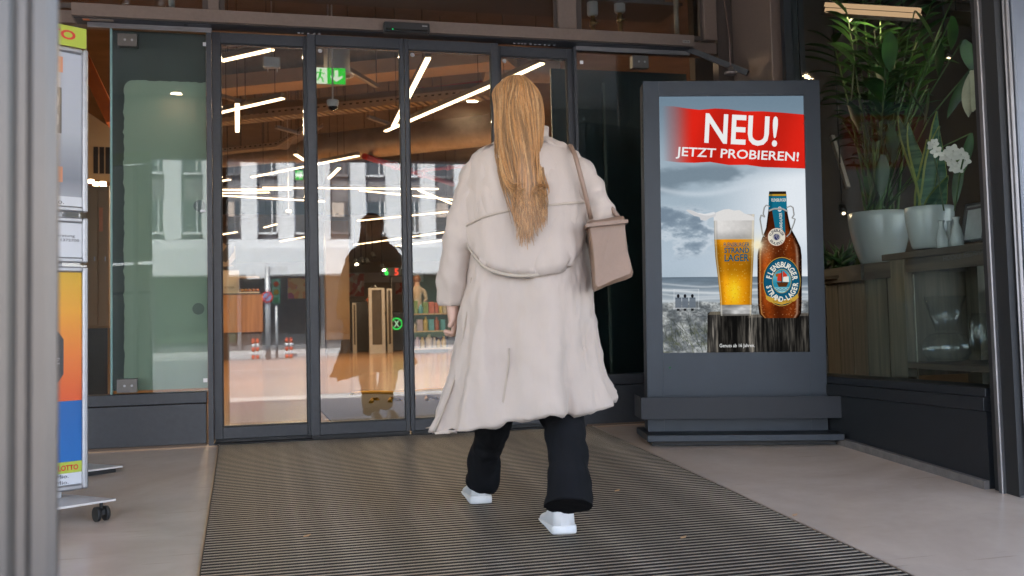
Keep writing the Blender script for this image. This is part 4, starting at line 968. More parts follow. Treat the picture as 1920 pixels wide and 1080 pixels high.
# orange fascia, lattice ceiling, back wall
g = MB(); g.box(-8.9,14,31,31.2,4.15,4.75); solo('orange_fascia', g, orange, 'orange painted fascia band high across the back of the shop', 'fascia')
lat = thing('lattice_ceiling', 'dark expanded metal ceiling over the checkouts far inside', 'ceiling grid', (2,30,3.6))
g = MB()
for k in range(46): g.box(-8.5, 14, 21+k*.4, 21.12+k*.4, 3.6, 3.66)
o = obj('lattice_bars', g, M('lattice_metal', (.2,.16,.12), .5, .4), lat); o['kind'] = 'stuff'
g = MB()
for k in range(56): g.box(-8.5+k*.4, -8.44+k*.4, 21, 39.4, 3.662, 3.70)
o = obj('cross_bars', g, bronze_dark, lat); o['kind'] = 'stuff'
def food(name, c1, c2, c3, sc):
    m, t, o = _mat(name); N, L = t.nodes, t.links; b = N.new('ShaderNodeBsdfPrincipled'); L.new(b.outputs[0], o.inputs[0]); b.inputs['Roughness'].default_value = .5
    tc = N.new('ShaderNodeTexCoord'); v = N.new('ShaderNodeTexVoronoi'); v.inputs['Scale'].default_value = sc; L.new(tc.outputs['Object'], v.inputs['Vector'])
    s_ = N.new('ShaderNodeSeparateColor'); L.new(v.outputs['Color'], s_.inputs[0]); cr = N.new('ShaderNodeValToRGB'); L.new(s_.outputs[0], cr.inputs[0]); cr.color_ramp.interpolation = 'CONSTANT'
    cr.color_ramp.elements[0].color = (*c1,1); cr.color_ramp.elements[1].color = (*c2,1); cr.color_ramp.elements[1].position = .4; e_ = cr.color_ramp.elements.new(.75); e_.color = (*c3,1)
    L.new(cr.outputs[0], b.inputs['Base Color']); return m
tomato = food('tomato_photo', (.5,.06,.02), (.62,.34,.22), (.75,.65,.52), 5)
bread = food('bread_photo', (.06,.05,.045), (.4,.28,.18), (.62,.55,.48), 3.5)
fruit = food('fruit_photo', (.7,.3,.03), (.75,.5,.1), (.5,.08,.1), 4)
cream = M('cream_board', (.66,.55,.42), .6, 0, .05, 2)
def panel(name, label, cat, px0, py0, px1, py1, D, mat, th=.06, grp=None):
    a, b2 = at_d(px0,py1,D), at_d(px1,py0,D); g = MB(); g.box(a.x, b2.x, a.y, a.y+th, a.z, b2.z); return solo(name, g, mat, label, cat, grp)
panel('food_poster','wall photo of red tomatoes beside the checkout at the back','poster',640,512,684,556,44.5,tomato)
panel('food_poster','wall photo of red fruit right of the checkout number sign','poster',742,530,760,552,44,tomato)
panel('cream_sign','long cream sign board lit on the back wall above the checkouts','sign',655,508,800,530,45.2,cream)
panel('food_poster','black and white bread photo at the left edge of the left leaf','poster',405,455,441,500,24.5,bread)
pn = panel('cream_sign','cream notice board under the bread photo','sign',405,506,448,551,24,cream)
a = at_d(421,541,23.95); link('lettering', text_fit('RTIGES', (a.x,a.y,a.z), (1,0,0),(0,0,1), .22,.045,.0), M('brown_print',(.2,.13,.08),.6), pn)
panel('fruit_display','heap display of oranges and yellow fruit glowing behind the pole reflection','fruit display',540,520,600,560,40,fruit,.5)
# pastry counter
a, b2 = at_d(400,553,23.2), at_d(493,553,23.2)
ct = thing('pastry_counter', 'oak fronted pastry counter with dark plinth at the left inside', 'counter', ((a.x+b2.x)/2, a.y, 0))
zt = a.z; oak = WOOD('oak_panel', (.26,.12,.045), (.38,.19,.08), .45, 'Z', 1.5)
g = MB(); g.box(a.x, b2.x, a.y, a.y+.9, .62, zt, .004); obj('front_panel', g, oak, ct)
g = MB(); g.box(a.x+.03, b2.x-.03, a.y+.05, a.y+.85, 0, .618); obj('plinth', g, M('plinth_brown', (.07,.04,.025), .5), ct)
g = MB(); g.box(a.x-.01, b2.x+.02, a.y-.02, a.y+.92, zt+.002, zt+.03); obj('counter_top', g, bronze_dark, ct)
vt = thing('glass_showcase', 'lit glass showcase with pastries on the oak counter', 'showcase', ((a.x+b2.x)/2+.2, a.y+.4, zt+.03))
xa, xb = at_d(449,550,23.3).x, at_d(487,550,23.3).x
g = MB(); g.box(xa, xb, a.y+.1, a.y+.8, zt+.032, zt+.06); g.box(xa, xb, a.y+.1, a.y+.8, zt+.40, zt+.42); obj('shelf', g, cream, vt)
g = MB(); g.box(xa, xb, a.y+.095, a.y+.099, zt+.062, zt+.398); obj('glass_front', g, glass, vt)
for k in range(5):
    c = Vector((xa+.05+(xb-xa-.1)*k/4, a.y+.3, zt+.11)); g = MB(); g.ball(c, .05, 10, (1,.8,.7)); solo('pastry', g, M('baked_%d' % k, (.5,.24-.02*k,.06), .5), ['leftmost pastry','second pastry from the left','middle pastry','fourth pastry from the left','rightmost pastry'][k]+' in the lit glass showcase', 'pastry', 'pastries in the glass showcase')
# tan column and security gates
a, b2 = at_d(612,600,27.5), at_d(657,600,27.5)
g = MB(); g.box(a.x, b2.x, a.y, a.y+.6, .36, ZC); cl2_ = thing('tan_pillar', 'tan clad pillar inside behind the second leaf with a dark plinth', 'pillar', ((a.x+b2.x)/2, a.y, 0))
obj('cladding', g, M('tan_cladding', (.33,.21,.11), .5, 0, .05, 1), cl2_); g = MB(); g.box(a.x+.01, b2.x-.01, a.y+.01, a.y+.59, 0, .358); obj('plinth', g, M('plinth_brown2', (.06,.035,.02), .5), cl2_)
def gate(px0, px1, D, label, top=540):
    a, b2 = at_d(px0,top,D), at_d(px1,top,D); x0, x1, y, zt = a.x, b2.x, a.y, a.z; f = min(.08,(x1-x0)*.25)
    t = thing('security_gate', label, 'security gate', ((x0+x1)/2,y,0), 'anti theft gates before the checkouts'); 
    g = MB(); g.box(x0,x0+f,y,y+.12,0,zt); g.box(x1-f,x1,y,y+.12,0,zt); g.box(x0+f+.001,x1-f-.001,y,y+.12,0,.22); g.box(x0+f+.001,x1-f-.001,y,y+.12,zt-.05,zt); obj('frame', g, M('gate_silver',(.5,.44,.37),.4,.5), t)
    g = MB(); g.box(x0+f+.002,x1-f-.002,y+.03,y+.09,.222,zt-.052); obj('panel', g, M('gate_smoke',(.09,.07,.055),.25), t)
gate(691,722,26,'wide silver security gate with a smoked panel at the checkout'); gate(725,735,26.6,'narrow silver security gate just right of the wide one',541); gate(661,668,27,'thin grey gate post left of the dark checkout',568)
# checkout
a, b2 = at_d(656,567,28.2), at_d(762,567,28.2)
ck = thing('checkout_desk', 'dark checkout desk behind the security gates', 'checkout', ((a.x+b2.x)/2,a.y,0))
blk = M('checkout_black', (.018,.015,.013), .35)
g = MB(); g.box(a.x, a.x+.5, a.y, a.y+1.8, 0, a.z+.03, .01); obj('end_panel', g, blk, ck); g = MB(); g.box(a.x+.505, b2.x, a.y+.1, a.y+1.6, 0, a.z-.3, .01); obj('belt_body', g, blk, ck)
g = MB(); g.box(a.x+.52, b2.x-.1, a.y+.2, a.y+1.0, a.z-.299, a.z-.27); obj('belt', g, black_rub, ck)
a, b2 = at_d(716,518,28.5), at_d(755,500,28.5)
cs = thing('checkout_sign', 'dark sign on a pole with a green 6 and a red 5 over the checkout', 'sign', ((a.x+b2.x)/2, a.y, 0))
g = MB(); g.box(a.x, b2.x, a.y, a.y+.12, a.z, b2.z, .01); obj('box', g, M('sign_black', (.03,.035,.03), .3), cs)
xm_ = at_d(734.5,600,28.5).x; g = MB(); g.tube([(xm_,a.y+.06,0),(xm_,a.y+.06,a.z-.001)], .035, 10); obj('pole', g, bronze_dark, cs)
for s, px0, px1, col in (('6',721,729,(.05,1,.12)),('5',740.5,748.5,(1,.08,.04))):
    p = at_d(px0,516,28.5); q = at_d(px1,516,28.5); link('digit', text_fit(s, (p.x,a.y-.004,p.z), (1,0,0),(0,0,1), q.x-p.x, 13*28.5/FPX, .03), E('digit_'+s, col, .16), cs)
# X sign of the checkout
a, b2 = at_d(733,618,27.4), at_d(754,596,27.4); c = (a+b2)/2; w2, h2 = (b2.x-a.x)/2, (b2.z-a.z)/2
xs = thing('lane_sign', 'green edged lane sign with a pale X on the checkout front', 'sign', c)
oc = [(c.x+w2*math.cos(t_), c.y, c.z+h2*math.sin(t_)) for t_ in [R(22.5+45*k) for k in range(8)]]
g = MB(); g.prism(oc, (0,.05,0)); obj('plate', g, blk, xs)
g = MB()
for k in range(8): g.bar(Vector(oc[k])+Vector((0,-.01,0)), Vector(oc[(k+1)%8])+Vector((0,-.01,0)), .02, .035)
obj('green_edge', g, E('green_glow', (.05,.85,.12), .11), xs)
link('letter', text_fit('X', (c.x-w2*.5,c.y-.012,c.z-h2*.55),(1,0,0),(0,0,1), w2*1.0, h2*1.1, .03), E('pale_glow', (.55,.85,.5), .09), xs)
# shelves at the right behind the third leaf
a, b2 = at_d(768,650,25), at_d(850,650,25)
sh = thing('grocery_shelf', 'shelf of bright groceries behind the third leaf next to the woman', 'shelf', ((a.x+b2.x)/2,a.y,0))
g = MB(); g.box(a.x,b2.x,a.y+.4,a.y+.45,0,1.0); obj('back_panel', g, bronze_dark, sh)
for z_ in (.12,.55,.98): g = MB(); g.box(a.x,b2.x,a.y,a.y+.399,z_-.03,z_); obj('shelf_board', g, M('shelf_tan',(.36,.25,.15),.5), sh)
cols = [('blue',(.05,.2,.5)),('cream',(.55,.5,.42)),('red',(.5,.1,.05)),('teal',(.1,.35,.45)),('yellow',(.6,.45,.1)),('green',(.2,.3,.08)),('lilac',(.5,.42,.55))]
gm_ = [M('grocery_'+n_, tuple(v*.6 for v in c_), .4, 0, .2, 8) for n_, c_ in cols]
OR = ['leftmost','second from the left','third from the left','fourth from the left','fifth from the left','sixth from the left','seventh from the left','eighth from the left','ninth from the left','tenth from the left','eleventh from the left']
for z_, rowname in ((.12,'lowest'),(.55,'middle'),(.98,'top')):
    x = a.x+.03; j = 0
    while x < b2.x-.15:
        wd = random.uniform(.1,.2); h = random.uniform(.2,.36); k = random.randrange(7); g = MB(); dy_ = random.uniform(0,.12)
        if random.random() < .5: g.box(x,x+wd-.01,a.y+.02+dy_,a.y+.36,z_+.001,z_+h,.008)
        else: r_ = (wd-.012)/2; g.lathe([(r_*.9,z_+.001),(r_,z_+.02),(r_,z_+h*.7),(r_*.5,z_+h*.82),(r_*.5,z_+h),(0,z_+h)], (x+wd/2,a.y+.1+dy_,0), 12)
        solo('grocery_pack', g, gm_[k], cols[k][0]+' grocery pack, '+OR[j]+' on the '+rowname+' shelf', 'grocery', 'grocery packs on the shelf behind the third leaf'); x += wd; j += 1
# exit signs
def exit_sign(label, px0, py0, px1, py1, D, full=True):
    a, b2 = at_d(px0,py1,D), at_d(px1,py0,D); x0, x1, z0, z1, y = a.x, b2.x, a.z, b2.z, a.y
    t = thing('exit_sign', label, 'exit sign', ((x0+x1)/2,y,z0), 'green emergency exit signs'); gg = E('exit_green', (.03,.42,.03), .14); ww = E('exit_white', (.62,.72,.52), .12)
    g = MB(); g.box(x0-.004,x1+.004,y+.003,y+.03,z0-.004,z1+.004); obj('casing', g, white_pl, t)
    xm_ = x0+(x1-x0)*(.46 if full else 0)
    g = MB(); g.box(xm_, x1, y, y+.0025, z0, z1); obj('green_field', g, gg, t)
    H_ = z1-z0; W_ = x1-x0
    if full:
        g = MB(); g.box(x0, xm_-.001, y, y+.0025, z0, z1); obj('white_field', g, ww, t)
        cx_ = x0+W_*.73; P = [(-.19,.55),(-.19,.40),(0,.13),(.19,.40),(.19,.55),(.06,.42),(.06,.86),(-.06,.86),(-.06,.42)]
        g = MB(); g.prism([(cx_+u*W_*.95, y-.0015, z0+v*H_) for u, v in P], (0,.001,0)); obj('arrow', g, ww, t)
        fx, gx = x0+W_*.24, gg
    else:
        g = MB(); g.box(x0+W_*.55, x1-W_*.08, y-.001, y, z0+H_*.2, z1-H_*.12); obj('white_field', g, ww, t); fx, gx = x0+W_*.3, ww
    k = H_; g = MB(); 
    y_ = y-.002
    g.ball((fx+.05*k,y_,z0+.84*k), .075*k, 8, (1,.1,1))
    for pts, r_ in (([(.04,.74),(-.02,.45)],.08),([(.05,.72),(.2,.62),(.3,.66)],.04),([(.0,.72),(-.17,.68),(-.26,.55)],.04),([(-.02,.46),(.12,.36),(.2,.1)],.05),([(-.03,.46),(-.12,.26),(-.34,.24)],.05)):
        g.tube([(fx+u*k, y_, z0+v*k) for u, v in pts], r_*k, 6)
    bmesh.ops.scale(g.bm, vec=(1,.08,1), space=Matrix.Translation((0,-y_,0)), verts=g.bm.verts[:]); obj('running_man', g, gx, t)
    g = MB(); g.tube([((x0+x1)/2,y+.02,z1+.005),((x0+x1)/2,y+.02,ZC)], .008, 6); obj('hanger_rod', g, alu_matt, t)
exit_sign('green exit sign with running man and down arrow in the second leaf', 585,124,649,156, 9.0)
exit_sign('small far exit sign with running man in the left leaf', 554,319,568,337, 20, False)
c = at_d(632,143,10.2); t = thing('air_diffuser', 'round white air diffuser behind the exit sign', 'vent', c)
g = MB(); g.lathe([(.0,0),(.09,.0),(.165,.004),(.17,.012),(.155,.03),(.13,.05),(.13,.5)], c, 32, True); obj('shell', g, white_pl, t)
for k in range(10):
    an = k*2*math.pi/10; g = MB(); g.bar(c+Vector((.03*math.cos(an),.03*math.sin(an),-.004)), c+Vector((.13*math.cos(an+.3),.13*math.sin(an+.3),-.004)), .018, .004); obj('swirl_vane', g, M('vane_grey',(.2,.18,.16),.5) if k == 0 else bpy.data.materials['vane_grey'], t)
def dome(px, py, rpx, D, ytop, label):
    c = at_d(px,py,D); r_ = rpx*D/FPX; t = thing('dome_camera', label, 'security camera', c, 'dome cameras on ceiling poles')
    g = MB(); g.lathe([(r_*.8,-r_*.1),(r_*.95,r_*.3),(r_,r_*.9),(r_*.9,r_*1.0),(r_*.3,r_*1.02),(0,r_*1.02)], c, 20, False); obj('housing', g, white_pl, t)
    g = MB(); g.lathe([(0,-r_*.85),(r_*.4,-r_*.75),(r_*.68,-r_*.45),(r_*.76,-r_*.11)], c, 20, True); obj('dome', g, M('smoked_dome',(.02,.018,.016),.05), t)
    g = MB(); g.tube([c+Vector((0,0,r_*1.02)), Vector((c.x,c.y,ZC))], r_*.13, 8); obj('pole', g, white_pl, t)
dome(624,199,11.5,8.2,98,'white dome camera on a pole in front of the exit sign'); dome(541,399,5.5,18,330,'small far dome camera above the pastry counter')
a, b2 = at_d(494,126,9), at_d(526,104,9); t = thing('junction_box', 'white connection box with two short stubs near the top left strip light', 'electrical box', ((a.x+b2.x)/2,a.y,a.z))
g = MB(); g.box(a.x,b2.x,a.y,a.y+.06,a.z,b2.z,.008); obj('case', g, white_pl, t)
for f_ in (.25,.8): x = a.x+(b2.x-a.x)*f_; g = MB(); g.tube([(x,a.y+.03,a.z-.001),(x,a.y+.03,a.z-.035)], .006, 8); obj('stub', g, white_pl, t)
g = MB(); g.tube([((a.x+b2.x)/2,a.y+.03,b2.z+.001),((a.x+b2.x)/2,a.y+.03,ZC)], .006, 6); obj('hanger_rod', g, alu_matt, t)
for px, py, lab in ((665,486,'black track spot left under the lattice, lit'),(677,484,'black track spot second under the lattice'),(686,485,'black track spot third under the lattice'),(698,474,'black track spot fourth under the lattice'),(716,497,'black track spot just left of the checkout numbers, lit')):
    c = at_d(px,py,27); g = MB(); g.tube([c, c+Vector((.04,-.1,-.14))], [.05,.055], 12); t = thing('track_spot', lab, 'spotlight', c, 'track spots under the lattice ceiling'); obj('can', g, black_rub, t)
    g = MB(); g.tube([c+Vector((0,0,.01)), Vector((c.x,c.y,3.6))], .012, 6); obj('stem', g, black_rub, t)
    if ', lit' in lab: e_ = c+Vector((.04,-.101,-.141)); g = MB(); g.tube([e_, e_+Vector((.001,-.004,-.006))], .045, 12); obj('lamp', g, E('spot_glow',(1,.75,.5),3) if 'spot_glow' not in bpy.data.materials else bpy.data.materials['spot_glow'], t)
# ---- left gap: lockers, bulkhead, orange beam
D_ = 9.2
a, b2 = at_d(150,616,D_), at_d(201,345,D_)
lk = thing('locker_cabinet', 'beige locker cabinet on a black base behind the left poster stand', 'lockers', ((a.x+b2.x)/2,a.y,0)); lkm = M('locker_beige',(.36,.26,.15),.45,0,.06,2)
g = MB(); g.box(a.x-.5,b2.x,a.y,a.y+.5,a.z,b2.z,.003); obj('carcass', g, lkm, lk); g = MB(); g.box(a.x-.5,b2.x-.02,a.y+.03,a.y+.48,0,a.z-.001); obj('base', g, blk, lk)
xw = b2.x-a.x
for x0, x1 in ((a.x-.2,a.x+xw*.62-.004),(a.x+xw*.62,b2.x-.008)):
    g = MB(); g.box(x0,x1,a.y-.014,a.y-.0005,a.z+.02,b2.z-.03,.002); dr = obj('locker_door', g, lkm, lk); g = MB(); g.box(x1-.03,x1-.02,a.y-.03,a.y-.0145,(a.z+b2.z)/2-.04,(a.z+b2.z)/2); obj('latch', g, alu, dr)
q = at_d(186,420,D_); g = MB(); g.box(q.x-.012,q.x+.02,a.y-.017,a.y-.0145,q.z-.06,q.z+.16); obj('orange_notice', g, org_p, lk)
a, b2 = at_d(120,330,10.5), at_d(207,215,10.5)
bh = thing('beige_bulkhead', 'beige bulkhead with dark windows above the lockers', 'bulkhead', ((a.x+b2.x)/2,a.y,a.z))
g = MB(); g.hexa([(a.x,a.y,a.z),(b2.x,a.y,a.z-.06),(b2.x,a.y+.5,a.z-.06),(a.x,a.y+.5,a.z),(a.x,a.y,b2.z+.22),(b2.x,a.y,b2.z-.12),(b2.x,a.y+.5,b2.z-.12),(a.x,a.y+.5,b2.z+.22)]); obj('cladding', g, lkm, bh)
for k in range(3):
    q = at_d(172+k*11,318,10.45); g = MB(); g.box(q.x-.0,q.x+.045,a.y-.006,a.y-.0005,q.z-.02,q.z+.26); obj('dark_window', g, blk, bh)
a = at_d(150,95,10); b2 = at_d(214,232,10); g = MB(); g.bar(a, b2, .12, .26, up=(0,-1,0)); solo('orange_beam', g, orange, 'orange steel beam sloping down behind the gap left of the glass panel', 'beam')
for k, (px, py) in enumerate(((170,341),(180,346),(193,345),(194,352),(173,359),(194,358),(181,364))):
    c = at_d(px,py,9.6+.1*k); g = MB(); g.lathe([(0,-.01),(.026,-.01),(.03,0),(.03,.02),(0,.02)], c, 12, True, True)
    solo('small_spot', g, E('spot_warm',(1,.68,.38),2.2) if k == 0 else bpy.data.materials['spot_warm'], 'tiny warm spot lamp over the lockers, '+['topmost of the left pair','just right of the topmost','upper one at the right edge','right edge, below the upper one','lower left one','lowest at the right edge','lowest in the middle'][k], 'spotlight', 'tiny spot lamps over the lockers', loc=c); 
# ------------------------------------------------------------------ plant window on the right
wd1 = WOOD('weathered_plank', (.075,.063,.046), (.15,.125,.09), .65, 'Z', 3); wd2 = WOOD('weathered_board', (.045,.033,.025), (.10,.075,.054), .6, 'Y', 3)
g = MB(); g.box(6.6,6.8,-2.2,6,0,5.2); part('blocking_partition', g, M('partition_brown', (.045,.028,.018), .8, 0, .2, 2))  # partitions added to screen the plant window from the lit shop
g = MB(); g.box(3.4,6.58,1.2,1.3,0,5.2); part('blocking_partition', g, M('partition_dark', (.05,.032,.02), .8, 0, .3, 3))
g = MB(); g.box(3.4,6.58,-2.2,1.19,3.3,3.4); part('window_ceiling', g, M('window_ceiling_dark', (.07,.055,.045), .8))
mesh_c = MB()
for k in range(28): mesh_c.box(3.45,6.5,-2.1+k*.115,-2.07+k*.115,3.2,3.23)
for k in range(28): mesh_c.box(3.45+k*.11,3.475+k*.11,-2.1,1.1,3.232,3.25)
o = part('ceiling_mesh', mesh_c, M('mesh_brown', (.16,.11,.08), .5, .3)); o['kind'] = 'stuff'
g = MB(); g.box(3.4,6.6,-2.26,-2.24,.3,3.25); part('street_pane', g, glass_win); g = MB(); g.box(4.15,6.6,-2.3,-2.2,-.5,.295); g.box(4.15,6.6,-2.3,-2.2,3.255,3.4); part('street_frame', g, bronze_dark)
def inX(px, py, X): return at_x(px, py, X)
# bench
X1, X2 = 3.42, 3.95
a, b2 = inX(1652,478,X1), inX(1872,460,X1); zt = a.z+.0; yA, yB = a.y, -2.15
bench = thing('display_bench', 'weathered wooden display bench with a lower shelf behind the right window', 'bench', (3.6,(yA+yB)/2,0))
for k in range(3): w_ = (X2-X1)/3; g = MB(); g.box(X1+k*w_+.002, X1+(k+1)*w_-.002, yB, yA, zt-.035, zt, .002); obj('plank', g, wd2, bench)
zf0 = inX(1700,510,X1).z; g = MB(); g.box(X1+.02, X1+.045, yB, yA-.09, zf0, zt-.037); obj('apron', g, wd2, bench)
yp0, yp1 = inX(1675,600,X1+.01).y, inX(1700,600,X1+.01).y
g = MB(); g.box(X1+.005, X1+.06, yp1, yp0, .30, zt-.037, .002); obj('leg', g, wd1, bench)
g = MB(); g.box(X2-.06, X2, yp1, yp0, .0, zt-.037, .002); obj('leg', g, wd1, bench)
g = MB(); g.box(X1+.07, X1+.62, yp0-.02, yp0, .30, zf0+.1); obj('side_panel', g, wd1, bench)
zs = inX(1702,680,X1).z
for k in range(3): w_ = (X2-X1)/3; g = MB(); g.box(X1+k*w_+.002, X1+(k+1)*w_-.002, yB, yp1-.004, zs-.03, zs, .002); obj('plank', g, wd2, bench)
# crate (planter box) at the left
P1 = inX(1625,520,3.50); zc = inX(1625,500,3.5).z; zr = inX(1625,520,3.5).z
yL = inX(1553,520,3.62).y
cr_ = thing('planter_crate', 'weathered plank planter crate standing left of the display bench', 'crate', (3.8,(P1.y+yL)/2,0))
ca, cb = Vector((3.50,P1.y,0)), Vector((3.62,yL+.02,0)); d = (cb-ca).normalized(); L_ = (cb-ca).length; cc_ = Vector((3.50+.34,P1.y+.0,0)); 
n = 3
for k in range(n):
    g = MB(); g.bar(ca+d*(L_*k/n+.005)+Vector((0,0,(zr+.0)/2)), ca+d*(L_*(k+1)/n-.005)+Vector((0,0,zr/2)), .022, zr-.002); obj('plank', g, wd1, cr_)
e2 = Vector((d.y,-d.x,0)); e2 = e2 if e2.x > 0 else -e2
fx = Vector((.05,-1,0)).normalized()
L2 = abs(P1.y-yp0)+.05
for k in range(2):
    g = MB(); g.bar(ca+fx*(L2*k/2+.005)+Vector((0,0,zr/2)), ca+fx*(L2*(k+1)/2-.005)+Vector((0,0,zr/2)), .022, zr-.002); obj('plank', g, wd1, cr_)
pale_b = M('pale_batten', (.42,.38,.30), .7)
g = MB(); g.bar(ca+Vector((.016,0,zr/2)), cb+Vector((.016,0,zr/2)), .006, zr-.01); g.bar(ca+Vector((.016,0,zr/2)), ca+fx*L2+Vector((.016,0,zr/2)), .006, zr-.01); obj('lining', g, pale_b, cr_)
g = MB(); g.bar(ca+Vector((-.012,0,(zr+zc)/2)), cb+Vector((-.012,0,(zr+zc)/2)), .045, zc-zr+.03); obj('rim', g, wd2, cr_)
g = MB(); g.bar(ca+fx*.024+Vector((-.012,0,(zr+zc)/2)), ca+fx*L2+Vector((-.012,0,(zr+zc)/2)), .045, zc-zr+.03); obj('rim', g, wd2, cr_)
g = MB(); g.box(3.53,3.95,P1.y-L2,yL+.02,zc-.05,zc-.03); obj('top_board', g, wd2, cr_)
ceram = M('glazed_ceramic', (.38,.395,.385), .22, 0, .03, 2, coat=.3)
soil = M('potting_soil', (.03,.02,.013), .95, 0, .4, 60, .6)
def pot(px, ytop, ybot, hw_t, hw_b, X, label):
    c = inX(px, ybot, X); dd = (c-CAM).length; k = dd/FPX; H_ = (ybot-ytop)*k; rt, rb = hw_t*k, hw_b*k
    t = thing('plant_pot', label, 'plant pot', c, 'white ceramic plant pots in the window')
    prof = [(rb*.9,0),(rb,.006)]+[(rb+(rt-rb)*math.sin(u*math.pi/2)**.9, H_*u) for u in np.linspace(.08,1,9)]+[(rt*.965,H_+.004),(rt*.94,H_-.004),(rt*.93,H_*.86)]
    g = MB(); g.lathe(prof, c, 40); obj('bowl', g, ceram, t); g = MB(); g.lathe([(0,H_*.87),(rt*.92,H_*.87)], c, 24, False, True); obj('soil', g, soil, t)
    return c, rt, H_
pc1, r1, h1 = pot(1652,405,497,53,33,3.72,'larger white pot on the planter crate holding the tall palm')
pc2, r2, h2 = pot(1746,395,467,41,30,3.66,'smaller white pot on the bench holding the striped leaves')
# leaves
def leaf_mat(name, c1, c2, sc=8, trans=.0, stripe=False):
    m, t, o = _mat(name); N, L = t.nodes, t.links; b = N.new('ShaderNodeBsdfPrincipled'); tc = N.new('ShaderNodeTexCoord'); n = N.new('ShaderNodeTexNoise'); n.inputs['Scale'].default_value = sc
    mp = N.new('ShaderNodeMapping'); L.new(tc.outputs['Object'], mp.inputs[0]); L.new(mp.outputs[0], n.inputs['Vector'])
    if stripe: mp.inputs['Scale'].default_value = (1,1,9)
    cr = N.new('ShaderNodeValToRGB'); cr.color_ramp.elements[0].color = (*c1,1); cr.color_ramp.elements[1].color = (*c2,1); cr.color_ramp.elements[0].position = .4; cr.color_ramp.elements[1].position = .62; L.new(n.outputs['Fac'], cr.inputs[0])
    oi = N.new('ShaderNodeObjectInfo'); mr = N.new('ShaderNodeMapRange'); mr.inputs[3].default_value = .6; mr.inputs[4].default_value = 1.5; L.new(oi.outputs['Random'], mr.inputs[0])
    mu = N.new('ShaderNodeMix'); mu.data_type = 'RGBA'; mu.blend_type = 'MULTIPLY'; mu.inputs['Factor'].default_value = 1; L.new(cr.outputs[0], mu.inputs['A']); L.new(mr.outputs[0], mu.inputs['B'])
    L.new(mu.outputs['Result'], b.inputs['Base Color']); b.inputs['Roughness'].default_value = .38
    td = N.new('ShaderNodeBsdfTranslucent'); L.new(mu.outputs['Result'], td.inputs[0]); mx = N.new('ShaderNodeMixShader'); mx.inputs[0].default_value = .3; L.new(b.outputs[0], mx.inputs[1]); L.new(td.outputs[0], mx.inputs[2]); L.new(mx.outputs[0], o.inputs[0]); return m
palm_m = leaf_mat('palm_leaf', (.018,.055,.015), (.042,.11,.025)); stem_m = leaf_mat('stem_green', (.06,.12,.03), (.11,.17,.05))
snake_m = leaf_mat('snake_leaf', (.018,.075,.045), (.08,.16,.09), 5, 0, True); snake_e = leaf_mat('snake_edge', (.22,.26,.06), (.3,.32,.1)); aloe_m = leaf_mat('aloe_leaf', (.05,.13,.035), (.10,.21,.06)); petal_m = M('orchid_petal', (.72,.66,.60), .5, 0, .05, 8, sheen=.2)
def blade(mb, p0, p1, wd, sag=.1, fold=.25, n=7, side=None, tipw=.04):
    p0, p1 = Vector(p0), Vector(p1); d = p1-p0; L_ = d.length; sd = (side or d.cross(Vector((0,0,1)))); sd = sd.normalized() if sd.length > 1e-6 else Vector((1,0,0)); up = sd.cross(d).normalized(); rows = []
    for i in range(n):
        t = i/(n-1); c = p0.lerp(p1,t)-Vector((0,0,sag*L_*t*t)); w_ = wd*max(tipw, math.sin(math.pi*min(1,(t*.92+.08)))**.8)
        rows.append([c-sd*w_/2+up*w_*fold, c, c+sd*w_/2+up*w_*fold])
    V = [[mb.bm.verts.new(q) for q in r] for r in rows]
    for A_, B_ in zip(V,V[1:]):
        for k in range(2): f = mb.bm.faces.new((A_[k],A_[k+1],B_[k+1],B_[k])); f.smooth = True
    return mb
# tall palm
palm = thing('palm_plant', 'tall dark green palm with many stems growing from the larger white pot', 'plant', pc1+Vector((0,0,h1*.87)))
rp = random.Random(11); base = pc1+Vector((0,0,h1*.87)); nleaf = 0
tips = [(1560,70),(1585,10),(1600,150),(1615,-30),(1625,230),(1640,60),(1650,-20),(1660,180),(1672,110),(1690,30),(1700,-30),(1720,90),(1745,10),(1765,60),(1790,-10),(1600,300),(1580,230),(1690,170),(1660,290),(1740,160)]
for i, (tx, ty) in enumerate(tips):
    e_ = at_x(tx, ty, 3.55+rp.uniform(0,.75)); b0 = base+Vector((rp.uniform(-.09,.09), rp.uniform(-.09,.09), 0)); mid = b0.lerp(e_,.55)+Vector((rp.uniform(-.03,.03),rp.uniform(-.03,.03),.12)); 
    pts = [b0.lerp(mid,t)*(1-t)+mid.lerp(e_,t)*t for t in np.linspace(0,1,9)]
    g = MB(); g.tube(pts, [.011-.008*k/8 for k in range(9)], 7); obj('stem', g, stem_m, palm)
    for k in range(11):
        t = .42+.58*k/10; c = b0.lerp(mid,t)*(1-t)+mid.lerp(e_,t)*t
        for sg in ((-1,1) if k < 10 else (1,)):
            if nleaf > 290: break
            az = rp.uniform(-.6,.6)+(math.pi/2)*sg; fwd = (e_-mid).normalized(); sdv = fwd.cross(Vector((0,0,1))); sdv = sdv.normalized() if sdv.length > 1e-5 else Vector((1,0,0))
            dr = (fwd*.75+sdv*sg*rp.uniform(.5,1)+Vector((0,0,rp.uniform(-.3,.15)))).normalized(); ln = rp.uniform(.16,.34)*(1-.35*abs(k-6)/6)
            e3 = c+dr*ln
            if e3.x < 3.28: e3.x = 3.28+.02*rp.random()
            g = MB(); blade(g, c, e3, rp.uniform(.035,.075), rp.uniform(.1,.45), .2, 6); obj('leaf', g, palm_m, palm, recalc=False); nleaf += 1
